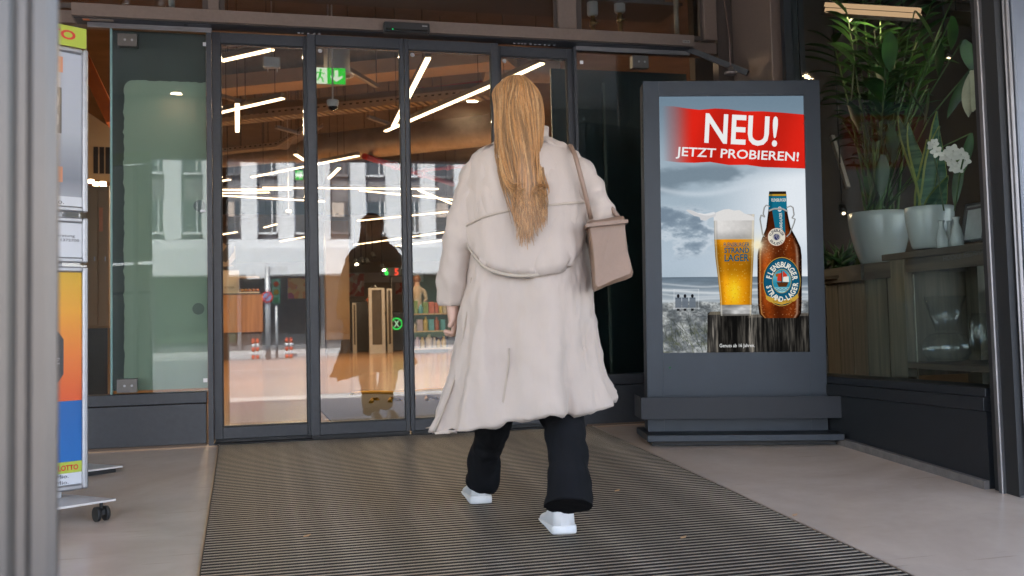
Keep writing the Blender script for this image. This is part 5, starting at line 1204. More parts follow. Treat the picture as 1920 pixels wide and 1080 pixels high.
# broad climbing leaves in front
vine = thing('broad_leaf_plant', 'broad leaved green plant among the palm stems behind the window', 'plant', base+Vector((.05,.05,0)))
for i, (px, py, w_) in enumerate(((1672,200,.16),(1652,345,.15),(1640,260,.14),(1668,232,.13),(1600,120,.15),(1622,330,.12),(1655,290,.14),(1718,70,.16),(1758,75,.15),(1700,165,.13),(1740,170,.16),(1590,190,.14),(1805,75,.16),(1640,120,.16),(1785,30,.15),(1600,40,.17),(1665,60,.16),(1715,20,.17),(1820,130,.12),(1800,300,.1),(1820,250,.1))):
    c = at_x(px, py, 3.48+rp.uniform(0,.4)); an = rp.uniform(0,6.28); g = MB(); s_ = Vector((math.cos(an)*.6, -.8, rp.uniform(-.3,.3))); blade(g, c, c+Vector((rp.uniform(-.08,.08), rp.uniform(-.12,.12), -.16-rp.random()*.06)), w_*.6, .15, .12, 8, s_); obj('leaf', g, palm_m, vine, recalc=False)
    g = MB(); g.tube([base+Vector((0,0,.02)), base.lerp(c,.6)+Vector((0,0,.1)), c], .004, 5); obj('stem', g, stem_m, vine)
# snake plant
sb = pc2+Vector((0,0,h2*.87)); snk = thing('snake_plant', 'snake plant with yellow edged striped leaves in the smaller white pot', 'plant', sb)
for (tx, ty, w_) in ((1687,215,.085),(1706,228,.075),(1757,208,.08),(1763,235,.07),(1712,300,.06),(1772,330,.06),(1735,262,.065)):
    e_ = at_x(tx, ty, 3.62); b0 = sb+Vector((rp.uniform(-.05,.05),rp.uniform(-.05,.05),0)); n = 9; rows = []
    for i in range(n):
        t = i/(n-1); c = b0.lerp(e_,t)+Vector((0,.02*math.sin(t*5+tx),0)); wv = w_*(.75+.4*math.sin(t*2.6))*(1-t**4)+.002; sd = Vector((.75+.3*math.sin(t*2+tx),-.65,0)).normalized()
        rows.append([c-sd*wv/2, c-sd*wv*.40+Vector((.006,0,0)), c+Vector((.012,0,0)), c+sd*wv*.40+Vector((.006,0,0)), c+sd*wv/2])
    bm = bmesh.new(); V = [[bm.verts.new(q) for q in r] for r in rows]
    for A_,B_ in zip(V,V[1:]):
        for k in range(4): f = bm.faces.new((A_[k],A_[k+1],B_[k+1],B_[k])); f.smooth = True; f.material_index = 1 if k in (0,3) else 0
    me = bpy.data.meshes.new('leaf'); bm.to_mesh(me); bm.free(); link('leaf', me, [snake_m, snake_e], snk)
# orchid
orc = thing('orchid', 'white orchid sprays rising beside the snake plant', 'plant', sb+Vector((-.02,-.12,0)))
for (x0,y0,x1,y1) in ((1770,395,1745,265),(1790,395,1806,300)):
    p, q = at_x(x0,y0,3.5), at_x(x1,y1,3.46); g = MB(); g.tube([p.lerp(q,t)+Vector((0,0,.02*math.sin(t*3))) for t in np.linspace(0,1,7)], .004, 6); obj('stem', g, stem_m, orc)
for (px, py, r_) in ((1748,272,10),(1756,284,11),(1771,292,11),(1787,283,13),(1783,300,11),(1801,290,12),(1809,301,11),(1789,314,10),(1799,316,9),(1752,268,8)):
    c = at_x(px, py, 3.44+rp.uniform(0,.04)); R_ = r_*1.0*(c-CAM).length/FPX; g = MB(); nv = (CAM-c).normalized()+Vector((rp.uniform(-.4,.4),rp.uniform(-.4,.4),rp.uniform(-.3,.3))); nv.normalize(); a_ = nv.cross(Vector((0,0,1))).normalized(); b_ = a_.cross(nv); a0 = rp.uniform(0,1)
    for k in range(5):
        an = a0+k*2*math.pi/5; d = a_*math.cos(an)+b_*math.sin(an); blade(g, c, c+d*R_+nv*R_*.15, R_*.85, 0, .1, 5, nv.cross(d), .3)
    g.ball(c+nv*R_*.12, R_*.16, 6); obj('blossom', g, petal_m, orc, recalc=False)
c = at_x(1822,180,3.5); g = MB(); blade(g, c+Vector((0,0,.13)), c-Vector((0,0,.08)), .1, 0, .5, 8, Vector((.3,-1,0))); blade(g, c+Vector((.02,.02,.12)), c-Vector((0,-.03,.1)), .07, 0, .5, 8, Vector((1,-.6,0)))
solo('dried_leaf', g, M('dried_leaf_tan', (.42,.38,.27), .7, 0, .2, 12), 'pale dried leaf hanging at the right edge of the window', 'leaf')
# aloe on the crate
ab = at_x(1580,500,3.66); al = thing('aloe_plant', 'spiky light green aloe growing at the left end of the planter crate', 'plant', ab)
for i in range(44):
    an = rp.uniform(0,6.28); el = rp.uniform(.35,1.35); ln = rp.uniform(.10,.2); b0 = ab+Vector((rp.uniform(-.10,.10), rp.uniform(-.15,.1), rp.uniform(-.02,.03))); e_ = b0+Vector((math.cos(an)*math.cos(el)*ln, math.sin(an)*math.cos(el)*ln, math.sin(el)*ln))
    g = MB(); g.tube([b0, b0.lerp(e_,.5)+Vector((0,0,.01)), e_], [.014,.010,.001], 5); obj('leaf', g, aloe_m, al)
# vases and frames
kk = lambda P_: (P_-CAM).length/FPX
for (px, yt, yb_, hw_, lab) in ((1767,412,461,9.5,'leftmost slim white bottle vase on the bench'),(1782,410,459,8,'middle slim white bottle vase, half hidden behind its neighbours'),(1795,404,456,11,'rightmost slim white bottle vase, tallest, beside the picture frames')):
    c = at_x(px, yb_, 3.50 if px != 1782 else 3.56); c.z = zt; k = kk(c); H_ = (yb_-yt)*k; r_ = hw_*k
    g = MB(); g.lathe([(r_*.8,0),(r_,.01),(r_*1.02,H_*.35),(r_*.75,H_*.6),(r_*.42,H_*.78),(r_*.4,H_*.88),(r_*.62,H_),(r_*.5,H_),(r_*.3,H_*.88)], c, 20, True); solo('bottle_vase', g, ceram, lab, 'vase', 'slim white bottle vases on the bench', loc=c)
def pframe(px0, py0, px1, py1, X, lean, label, inner):
    a, b2 = at_x(px0,py1,X), at_x(px1,py0,X); a.z = max(a.z, zt+.002); H_ = b2.z-a.z; W_ = abs(b2.y-a.y); mt = Matrix.Translation((X,b2.y,a.z)) @ Matrix.Rotation(lean,4,'Y')
    t = thing('picture_frame', label, 'picture frame', mtx=mt); f = .012; g = MB()
    for q in ((0,W_,0,f),(0,W_,H_-f,H_),(0,f,f+.0003,H_-f-.0003),(W_-f,W_,f+.0003,H_-f-.0003)): g.box(0,.014,q[0],q[1],q[2],q[3],.002)
    obj('moulding', g, M('frame_dark',(.05,.05,.05),.3), t, world=False); g = MB(); g.box(.005,.009,f+.0004,W_-f-.0004,f+.0004,H_-f-.0004); obj('print', g, inner, t, world=False)
pframe(1802,382,1838,455,3.52,R(12),'front leaning picture frame with a pale print on the bench',M('pale_print_grey',(.30,.31,.31),.3,0,.3,5)); pframe(1800,372,1850,440,3.62,R(14),'rear leaning picture frame behind the pale print',M('grey_print',(.2,.2,.2),.3,0,.4,6))
vg = GLASS('vase_glass', .03, (.965,.975,.975), 0., .8)
def vase(name, px, py_b, X, prof, label):
    c = at_x(px, py_b, X); c.z = zs+.001; k = kk(c); g = MB(); g.lathe([(r_*k, h_*k) for r_, h_ in prof], c, 32); return solo(name, g, vg, label, 'glass vase', 'clear glass vessels on the lower shelf', loc=c)
vase('glass_vase',1777,676,3.6,[(18,0),(30,3),(39,14),(41,25),(38,37),(28,47),(18,50),(17,49),(27,46),(36.5,36.5),(39.5,25),(37,15),(28,5),(0,3)],'round squat glass vase on the lower bench shelf')
c = at_x(1776,676,3.6); c.z = zs+.053*6; k = kk(c); 
c2 = Vector((c.x,c.y,zs+.001+51*k)); g = MB(); g.lathe([(16*k,0),(17*k,2*k),(35*k,62*k),(33.8*k,62*k),(16*k,3*k),(0,3*k)], c2, 28); solo('glass_cone', g, vg, 'conical clear glass vessel standing on the squat glass vase', 'glass vase', 'clear glass vessels on the lower shelf', loc=c2)
vase('glass_goblet',1840,672,3.55,[(13,0),(13,1.5),(2,4),(2,10),(12,22),(17,38),(17,60),(13,86),(12,86),(15.5,60),(15.5,39),(10,24),(0,20)],'tall clear glass goblet vase at the right end of the lower shelf')
c = at_x(1802,600,4.1); g = MB(); k = kk(c); pcn = M('pale_pink_pot',(.5,.42,.43),.4); g.lathe([(20*k,0),(30*k,75*k),(32*k,85*k),(28*k,85*k),(27*k,70*k)], c, 4+20, True)
t = thing('pink_planter','pale planter with a leafy plant standing behind the lower shelf','planter',c); obj('shell', g, pcn, t)
for i in range(26):
    an = rp.uniform(0,6.28); el = rp.uniform(.1,1.2); ln = rp.uniform(.08,.17); b0 = c+Vector((0,0,84*k)); e_ = b0+Vector((math.cos(an)*math.cos(el)*ln, math.sin(an)*math.cos(el)*ln, math.sin(el)*ln)); g = MB(); blade(g,b0,e_,.05,.2,.2,5); obj('leaf', g, palm_m, t, recalc=False)
g = MB(); g.box(3.96,4.0,c.y-.5,c.y+.35,0,zf0-.1); solo('cream_backboard', g, M('backboard_tan',(.34,.24,.15),.6), 'tan back board behind the lower shelf of the bench', 'board')
# lamps inside the window
glow2 = E('peach_tube_glow', (1.0,.60,.34), .07)
for a, b2, lab in (((1548,14),(1726,25),'long double peach light tube at the top of the right window'),((1790,30),(1850,35),'short double peach light tube at the top right corner of the right window')):
    p, q = at_x(*a,4.6), at_x(*b2,4.6)
    p = at_d(a[0],a[1],6.6); q = at_d(b2[0],b2[1],6.2)
    t = thing('light_tube', lab, 'ceiling light', (p+q)/2, 'peach light tubes in the right window')
    for dz in (-.018,.018): g = MB(); g.bar(p+Vector((0,0,dz)), q+Vector((0,0,dz)), .03, .026); obj('tube', g, glow2, t)
    g = MB(); g.bar(p+Vector((0,.03,0)), q+Vector((0,.03,0)), .02, .09); obj('tray', g, bronze_dark, t)
    ld = bpy.data.lights.new('tube_lamp', 'AREA'); ld.shape = 'RECTANGLE'; ld.size = (q-p).length; ld.size_y = .06; ld.energy = .75*(q-p).length; ld.color = (1,.70,.45)
    lo = bpy.data.objects.new('tube_lamp', ld); COL.objects.link(lo); lxx = (q-p).normalized(); lyy = Vector((0,0,1)).cross(lxx).normalized(); lzz = lxx.cross(lyy); mm = Matrix.Identity(4); cc = (p+q)/2-Vector((0,0,.06))
    for i_ in range(3): mm[i_][0], mm[i_][1], mm[i_][2], mm[i_][3] = lxx[i_], lyy[i_], lzz[i_], cc[i_]
    lo.matrix_world = mm
    for f_ in (.15,.85): c = p.lerp(q,f_); g = MB(); g.tube([c+Vector((0,.03,.045)), Vector((c.x,c.y+.03,3.3))], .004, 5); obj('suspension_wire', g, black_rub, t)
for px, py, lab, D in ((1582,400,'lowest track spot left of the palm stems',7.7),(1778,110,'lit spot shining through the leaves in the right window',7.2)):
    c = at_d(px,py,D); t = thing('track_spot', lab, 'spotlight', c, 'track spots in the right window'); v = Vector((-.02,-.05,-.06)); g = MB(); g.tube([c, c-v], [.03,.026], 12); obj('can', g, black_rub, t); g = MB(); g.tube([c, c+v.normalized()*.003], .014, 12); obj('lamp', g, E('spot_glow_window',(1,.7,.42),.5) if 'spot_glow_window' not in bpy.data.materials else bpy.data.materials['spot_glow_window'], t)
    g = MB(); g.tube([c-v*1.01, Vector((c.x+.02,c.y+.06,3.3))], .005, 6); obj('stem', g, black_rub, t)
a = at_d(1590,345,8); b2 = at_d(1620,300,8)
g = MB(); g.bar(at_d(1560,255,7.9), at_d(1590,352,7.7), .03, .03); solo('lamp_rail', g, M('rail_pale',(.4,.34,.27),.4), 'pale slanted lamp rail behind the left edge of the right window', 'rail')
p, q = at_x(1852,478,WX+.063), at_x(1786,490,WX+.063)
link('window_lettering', text_fit('MANAGER (D)OOH', p-Vector((0,0,.0)), (q-p).normalized()*1.0, (0,0,1), .30, .032, .0), M('window_print_grey',(.10,.10,.10),.5), B)
# ------------------------------------------------------------------ the walking woman
WD = 3.8
dX = _rt.copy(); dX.z = 0; dX.normalize(); dY = Vector((-dX.y, dX.x, 0)); dZ = Vector((0,0,1))
def W(px, py, D=WD): return at_d(px, py, D)
ft = at_d(985, 1000, WD); wl_ = thing('person', 'woman seen from behind in long beige coat with long blonde hair', 'person', (ft.x, ft.y, SLOPE*ft.y))
skin = M('skin', (.55,.34,.25), .5, 0, .05, 10); coat_m = M('beige_coat_cloth', (.46,.372,.305), .85, 0, .05, 4, .5, 16, sheen=.1, stretch=(1,1,.35)); coat_d = M('beige_coat_seam', (.40,.325,.25), .85, 0, .08, 6, .1, 200)
trs = M('black_trousers', (.007,.007,.008), .9, 0, .2, 12, .3, 14, spec=.15); shoe_m = M('white_leather', (.62,.61,.60), .5, 0, .06, 12); sole_m = M('white_rubber', (.7,.69,.67), .6, 0, .06, 10)
hair_l = M('light_blonde_hair', (.48,.27,.115), .45, 0, .3, 5, stretch=(60,60,1.5)); hair_m = M('blonde_hair', (.42,.205,.075), .42, 0, .3, 5, .0, stretch=(60,60,1.5)); hair_d = M('dark_blonde_hair', (.26,.14,.06), .45, 0, .3, 5, stretch=(60,60,1.5)); bagm = M('tan_leather', (.24,.15,.10), .5, 0, .1, 5, .1, 60)
# body: one skinned surface
Vs, Es, Rs = [], [], []
def chain(pts, start=None):
    last = start
    for p, r_ in pts:
        Vs.append(Vector(p)); Rs.append(r_); i = len(Vs)-1
        if last is not None: Es.append((last, i))
        last = i
    return last
pel = chain([(W(986,640),.135)]); ch = chain([(W(986,520),.115),(W(985,400,3.82),.135),(W(983,310,3.82),.11),(W(980,272,3.82),.058),(W(974,252,3.84),.05),(W(970,226,3.87),.07),(W(968,200,3.86),.086),(W(968,174,3.86),.066)], pel)
chest = 2
lh = chain([(W(950,668),.09),(W(928,795,3.93),.062),(W(907,856,4.05),.036),(W(906,866,4.07),.03)], pel)
rh = chain([(W(1022,668),.09),(W(1058,800,3.72),.062),(W(1063,900,3.58),.036),(W(1064,914,3.57),.03)], pel)
la = chain([(W(916,300,3.82),.06),(W(860,440,3.80),.043),(W(848,566,3.82),.027),(W(847,592,3.83),.034)], 3)
ra = chain([(W(1058,300,3.82),.06),(W(1128,415,3.84),.043),(W(1098,470,4.06),.03),(W(1085,478,4.12),.028)], 3)
def fingers(base_i, pb, fwd, side, up):
    for k, (o_, ln) in enumerate(((-.03,.055),(-.012,.07),(.010,.075),(.03,.066))):
        q = pb+side*o_; chain([(q+fwd*.045,.011),(q+fwd*(.045+ln*.5)-up*.012,.009),(q+fwd*(.03+ln*.6)-up*.045,.008)], base_i)
    chain([(pb-side*.038+fwd*.02,.011),(pb-side*.05+fwd*.05-up*.02,.009)], base_i)
fingers(ra, Vs[ra], (-dX*.6+dY*.5-dZ*.2).normalized(), dZ*.4+dX*.5, dY)
fingers(la, Vs[la], (dX*.2+dY*.4-dZ*.9).normalized(), dY, dX)
me = bpy.data.meshes.new('body'); me.from_pydata([v[:] for v in Vs], Es, []); bo = bpy.data.objects.new('body', me); COL.objects.link(bo)
bo.modifiers.new('skin', 'SKIN'); sd_ = bo.modifiers.new('smooth', 'SUBSURF'); sd_.levels = sd_.render_levels = 2
for i, r_ in enumerate(Rs): me.skin_vertices[0].data[i].radius = (r_, r_); me.skin_vertices[0].data[i].use_root = (i == pel)
bpy.context.view_layer.update(); nm = bpy.data.meshes.new_from_object(bo.evaluated_get(bpy.context.evaluated_depsgraph_get())); bpy.data.objects.remove(bo)
for f in nm.polygons: f.use_smooth = True
body = link('body', nm, skin, wl_)
# face (turned to the doors)
hc = W(968,208,3.87); fd = (dY*.97+dX*.12).normalized(); fs_ = Vector((fd.y,-fd.x,0))
g = MB(); g.ball(hc+fd*.098-dZ*.005, .016, 10, (.8,1,1.3)); obj('nose', g, skin, wl_)
eye = M('eye_white',(.6,.58,.55),.3); iris = M('iris',(.06,.08,.09),.2); lip = M('lips',(.45,.17,.14),.4)
for s_ in (-1,1):
    g = MB(); g.ball(hc+fd*.086+fs_*.031*s_+dZ*.022, .0125, 10); e_ = obj('eye', g, eye, wl_); g = MB(); g.ball(hc+fd*.094+fs_*.031*s_+dZ*.022, .0065, 8); obj('iris', g, iris, e_)
g = MB(); g.ball(hc+fd*.086-dZ*.045, .02, 10, (1.1,.5,.4)); obj('mouth', g, lip, wl_)
# coat
NA = 150
def ring(py, pl, pr, ry, D, fold=0., tilt=0., dz=0., off=0., seed=0.):
    c = W((pl+pr)/2, py, D); rx = (pr-pl)/2*D/FPX; out = []
    for k in range(NA):
        a = 2*math.pi*k/NA; ca, sa = math.cos(a), math.sin(a)
        f = 1+fold*(.9*(.6-abs(math.sin(3.5*a+.5+seed*.5)))+.5*math.sin(5*a+.6+seed)+.35*math.sin(9*a+2.1-seed*.7)+.3*math.sin(3*a+1.3)+.2*math.sin(14*a+.4))
        ex = abs(ca)**.85*(1 if ca >= 0 else -1); ey = abs(sa)**.9*(1 if sa >= 0 else -1)
        out.append(c + dX*((rx*f+off)*ex) + dY*((ry*f+off)*ey) + dZ*(tilt*ca+dz*f*0+ (.013*math.sin(4*a+1)*min(1,max(0,(py-690)/90))**2)))
    return out
CR = [(262,947,1022,.062,3.85,0,0),(272,920,1046,.085,3.84,0,0),(284,898,1072,.105,3.83,.0,0),(303,886,1084,.12,3.82,.01,0),(340,880,1092,.135,3.81,.015,0),(385,879,1094,.142,3.80,.02,0),(430,878,1094,.146,3.8,.025,0),(480,875,1096,.148,3.8,.03,0),(530,870,1099,.152,3.8,.035,0),(580,863,1103,.16,3.8,.045,0),(630,855,1109,.172,3.8,.07,.004),(680,846,1116,.186,3.8,.085,.01),(725,829,1125,.20,3.8,.10,.022),(760,812,1136,.212,3.8,.115,.036),(780,800,1142,.218,3.8,.12,.046)]
def coat_ring(py, off=0.):
    ys = [c[0] for c in CR]; v = [float(np.interp(py, ys, [c[i] for c in CR])) for i in range(1,7)]
    return ring(py, v[0], v[1], v[2], v[3], v[4], v[5], 0, off, (py-262)/300)
rows = [coat_ring(py) for py in list(np.linspace(262,310,9))+list(np.linspace(316,780,84))]
inner = [coat_ring(py, -.03) for py in (778,772)]
g = MB(); g.rings(rows+inner, False, False); coat = obj('coat', g, coat_m, wl_, recalc=False); crinkle(coat, .05, 5.5, 1.5); crinkle(coat, .014, 17, 6)
def patch(name, a0, a1, ylist, off, mat, na=30, parent=coat):
    """a layer lying on the coat's back: ylist(t) gives the photo rows from top to bottom at angular position t"""
    cols = []
    for i in range(na):
        t = i/(na-1); ang = a0+(a1-a0)*t; k = ang/(2*math.pi)*NA; k0 = int(math.floor(k)) % NA; fr_ = k-math.floor(k); col = []
        for py in ylist(t):
            r_ = coat_ring(py, off); col.append(r_[k0].lerp(r_[(k0+1) % NA], fr_))
        cols.append(col)
    bm = bmesh.new(); V = [[bm.verts.new(p) for p in c] for c in cols]
    for A_,B_ in zip(V,V[1:]):
        for k in range(len(A_)-1): f = bm.faces.new((A_[k],A_[k+1],B_[k+1],B_[k])); f.smooth = True
    bmesh.ops.recalc_face_normals(bm, faces=bm.faces[:])
    q = bmesh.ops.solidify(bm, geom=bm.faces[:], thickness=.006)
    for f in bm.faces: f.smooth = True
    me = bpy.data.meshes.new(name); bm.to_mesh(me); bm.free(); o = link(name, me, mat, parent); return o
# hanging hood with a U shaped lower edge, band across the shoulder blades, back vent
hood = patch('hood', math.pi*1.10, math.pi*1.90, lambda t: np.linspace(268+14*abs(2*t-1), 430+92*math.sin(math.pi*t)**.8, 16), .024, coat_m, 60)
crinkle(hood, .028, 7, 3.5)
patch('hood_hem', math.pi*1.10, math.pi*1.90, lambda t: [426+92*math.sin(math.pi*t)**.8, 429+92*math.sin(math.pi*t)**.8, 432+92*math.sin(math.pi*t)**.8], .0235, coat_d, 60)
patch('shoulder_seam', math.pi*1.03, math.pi*1.97, lambda t: [434-52*t-10*math.sin(math.pi*t), 438-52*t-10*math.sin(math.pi*t)], .029, coat_d, 40)
patch('back_vent', math.pi*1.445, math.pi*1.452, lambda t: np.linspace(650,778,14), .002, coat_d, 4)
patch('side_seam', math.pi*1.18, math.pi*1.187, lambda t: np.linspace(520,778,20), .003, coat_d, 3)
# collar
g = MB(); g.rings([coat_ring(262,.014),[p+dZ*.045+ (p-W(983,250,3.84)).normalized()*.006 for p in coat_ring(262,.01)],[p+dZ*.046 for p in coat_ring(262,.0)],coat_ring(266,-.002)], False, False); obj('collar', g, coat_m, coat, recalc=True)
# sleeves
def sleeve(pts, name='sleeve'):
    P = [Vector(p) for p, r_ in pts]; Rr = [r_ for p, r_ in pts]; Q, RR = [], []
    n = 60
    cum = [0]
    for a, b2 in zip(P,P[1:]): cum.append(cum[-1]+(b2-a).length)
    for i in range(n):
        s_ = cum[-1]*i/(n-1)
        c = Vector([float(np.interp(s_, cum, [p[k] for p in P])) for k in range(3)]); Q.append(c); RR.append(float(np.interp(s_, cum, Rr))*(1+.03*math.sin(i*.8)))
    for _ in range(2): Q = [Q[0]]+[(Q[i-1]+Q[i]*2+Q[i+1])/4 for i in range(1,n-1)]+[Q[-1]]
    g = MB(); g.tube(Q, RR, 36); o = obj(name, g, coat_m, coat); crinkle(o, .03, 9, 5); return o
sleeve([(W(925,297,3.82),.062),(W(898,330,3.8),.078),(W(878,400,3.78),.074),(W(862,450,3.78),.07),(W(850,510,3.80),.062),(W(848,566,3.82),.054),(W(848,574,3.82),.05)])
sleeve([(W(1050,297,3.82),.062),(W(1078,326,3.79),.08),(W(1106,372,3.78),.076),(W(1128,415,3.78),.072),(W(1118,446,3.88),.066),(W(1100,470,4.02),.058),(W(1094,474,4.06),.054)])
# trousers
def leg(pts, name='trouser_leg'):
    Q, Rr = [p for p, r_ in pts], [r_ for p, r_ in pts]; cum = [0]
    for a, b2 in zip(Q,Q[1:]): cum.append(cum[-1]+(Vector(b2)-Vector(a)).length)
    n = 60; P, RR = [], []
    for i in range(n):
        s_ = cum[-1]*i/(n-1); P.append(Vector([float(np.interp(s_, cum, [q[k] for q in Q])) for k in range(3)])); RR.append(float(np.interp(s_, cum, Rr))*(1+.02*math.sin(i*.8)))
    for _ in range(2): P = [P[0]]+[(P[i-1]+P[i]*2+P[i+1])/4 for i in range(1,n-1)]+[P[-1]]
    g = MB(); g.tube(P, RR, 36); o = obj(name, g, trs, wl_); crinkle(o, .022, 8, 4); return o
leg([(W(955,640),.115),(W(940,730,3.84),.09),(W(925,800,3.93),.068),(W(911,845,4.03),.062),(W(904,905,4.12),.07)])
leg([(W(1020,640),.12),(W(1040,730,3.77),.1),(W(1058,800,3.72),.08),(W(1066,870,3.62),.076),(W(1067,950,3.54),.088)])
# shoes
def shoe(heel, ang, lift):
    f_ = (dY*math.cos(ang)-dX*math.sin(ang)).normalized(); s_ = Vector((f_.y,-f_.x,0)); L_ = .29
    base = Vector(heel); base.z = SLOPE*base.y+.012+lift
    pit = R(-3.5)+ (0 if not lift else -lift*2.2); fw_ = (f_*math.cos(pit)+dZ*math.sin(pit)).normalized(); up = s_.cross(fw_).normalized()
    prof = [(-.012,.014,.085),(0,.026,.096),(.025,.034,.10),(.06,.038,.102),(.2,.040,.10),(.36,.040,.09),(.5,.042,.078),(.66,.046,.055),(.82,.047,.05),(.93,.043,.046),(.985,.033,.04),(1.01,.018,.032)]
    rings = []
    tt = np.array([q[0] for q in prof]); ts = np.unique(np.concatenate([np.linspace(-.012,.06,7), np.linspace(.06,1.01,28)])); prof = [(t, float(np.interp(t, tt, [q[1] for q in prof])), float(np.interp(t, tt, [q[2] for q in prof]))) for t in ts]
    wv = np.array([q[1] for q in prof]); hv = np.array([q[2] for q in prof])
    for _ in range(2): wv[1:-1] = (wv[:-2]+2*wv[1:-1]+wv[2:])/4; hv[1:-1] = (hv[:-2]+2*hv[1:-1]+hv[2:])/4
    prof = [(t, wv[i]*1.1, hv[i]*1.12) for i, t in enumerate(ts)]
    for t, w_, h in prof:
        c = base+fw_*L_*t; n = 24; rr = []
        for k in range(n):
            a = 2*math.pi*k/n; x = w_*math.copysign(abs(math.cos(a))**.65, math.cos(a))*(1-.10*max(0,math.sin(a))); z = .022+(h-.022)*max(0,math.sin(a))**.55 if math.sin(a) > 0 else .022
            rr.append(c+s_*x+up*z)
        rings.append(rr)
    g = MB(); g.rings(rings); sh_ = obj('shoe', g, shoe_m, wl_)
    out = [(t, w_+.005) for t, w_, h in prof]; P = [base+fw_*L_*(t*1.03-.012)+s_*w_ for t, w_ in out]+[base+fw_*L_*(t*1.03-.012)-s_*w_ for t, w_ in out[::-1]]
    g = MB(); cen = sum(P, Vector())/len(P); g.rings([[cen+(q-cen)*.97 for q in P],[q+up*.006 for q in P],[q+up*.024 for q in P],[cen+(q-cen)*.975+up*.031 for q in P]]); o = obj('sole', g, sole_m, sh_)
    for k in range(4):
        c = base+fw_*L_*(.46+.06*k)+up*(.078-.008*k); g = MB(); g.tube([c-s_*.022, c+up*.004, c+s_*.022], .0032, 6); obj('lace', g, sole_m, sh_)
shoe(at_floor(1060,1008), R(9), .0)
shoe(at_floor(903,950), R(10), .0)
# hair
g = MB(); g.ball(W(968,196,3.845), .094, 24, (.9,1.0,1.1)); hb = obj('hair', g, hair_d, wl_)
rh_ = random.Random(3); g = MB(); g2 = MB(); g3 = MB()
top = W(967,142,3.82)
for i in range(950):
    a = rh_.uniform(math.pi*1.0, math.pi*2.0)+rh_.uniform(-.35,.35); s0 = rh_.uniform(.2,1)
    hc2 = W(968,196,3.845); r1_ = .096+.006*rh_.random()
    p0 = hc2+dX*r1_*.9*math.cos(a)*math.sin(.5*s0)+dY*r1_*math.sin(a)*math.sin(.5*s0)+dZ*r1_*1.08*math.cos(.5*s0)
    p1 = hc2+dX*r1_*.92*math.cos(a)+dY*r1_*math.sin(a)*1.02+dZ*.01
    u = math.cos(a); ed = W(990+u*22+rh_.uniform(-12,12), 466-abs(u)*50+rh_.uniform(-75,6), 3.60)
    p2 = W(974+u*38+rh_.gauss(0,3.5), 268, 3.69-.06*(1-abs(u))+.03*abs(u)); p3 = W(985+u*31+rh_.gauss(0,6), 350, 3.605+.02*abs(u))
    pts = []
    ctrl = [p0,(p0+p1)/2+(p1-hc2)*.25,p1,p2,p3,ed]
    for k in range(len(ctrl)-1):
        for t in (0,.33,.67): pts.append(ctrl[k].lerp(ctrl[k+1],t))
    pts.append(ed)
    for _ in range(3): pts = [pts[0]]+[(pts[j-1]+pts[j]*2+pts[j+1])/4 for j in range(1,len(pts)-1)]+[pts[-1]]
    ph = u*3.2+rh_.uniform(-.5,.5); am = rh_.uniform(.004,.011)
    pts = [p+dX*am*math.sin(j*.75+ph)*min(1,j/7) for j, p in enumerate(pts)]
    rh_.choice((g,g,g2,g2,g3)).tube(pts, [.0032*rh_.choice((.6,1,1.2))*(1 if j < len(pts)*.75 else max(.12,(len(pts)-j)/(len(pts)*.25))) for j in range(len(pts))], 4, False)
o = obj('hair_strands', g, hair_m, hb, recalc=False); o['kind'] = 'stuff'; o = obj('hair_strands', g3, hair_l, hb, recalc=False); o['kind'] = 'stuff'; o = obj('hair_strands', g2, hair_d, hb, recalc=False); o['kind'] = 'stuff'
# handbag under the right arm
BD = 3.70
bt_ = thing('handbag', 'tan leather shoulder bag hanging under the right arm of the woman', 'bag', W(1142,548,BD))
f4 = [W(1096,412,BD),W(1172,404,BD),W(1188,520,BD-.02),W(1110,552,BD-.02)]
mids = []
for sc_, dd in ((.86,-.075),(.97,-.05),(1.0,0),(.97,.05),(.86,.075)):
    cc4 = sum(f4, Vector())/4; rr = []
    for i in range(4):
        for t in (.06,.5,.94): q = f4[i].lerp(f4[(i+1)%4], t); rr.append(cc4+(q-cc4)*sc_+dY*dd)
    mids.append(rr)
g = MB(); g.rings(mids); bmesh.ops.subdivide_edges(g.bm, edges=g.bm.edges[:], cuts=2, use_grid_fill=True); bag = obj('bag_body', g, bagm, bt_); crinkle(bag, .012, 6, 5, False)
s0, s1 = W(1108,410,BD), W(1160,406,BD)
g = MB()
pts = [s0.lerp(W(1078,290,3.665),t)-dY*.02*math.sin(math.pi*t) for t in np.linspace(0,1,6)]+[W(1070,274,3.74),W(1068,274,3.86),W(1074,296,3.94)]+[W(1074,296,3.94).lerp(s1+dY*.02,t) for t in (.3,.6,1)]
g.tube(pts, .009, 8); obj('shoulder_strap', g, bagm, bt_)
g = MB(); g.bar(f4[0]+dY*-.01+dZ*-.03, f4[1]+dY*-.01+dZ*-.03, .17, .012); obj('top_flap', g, bagm, bt_)
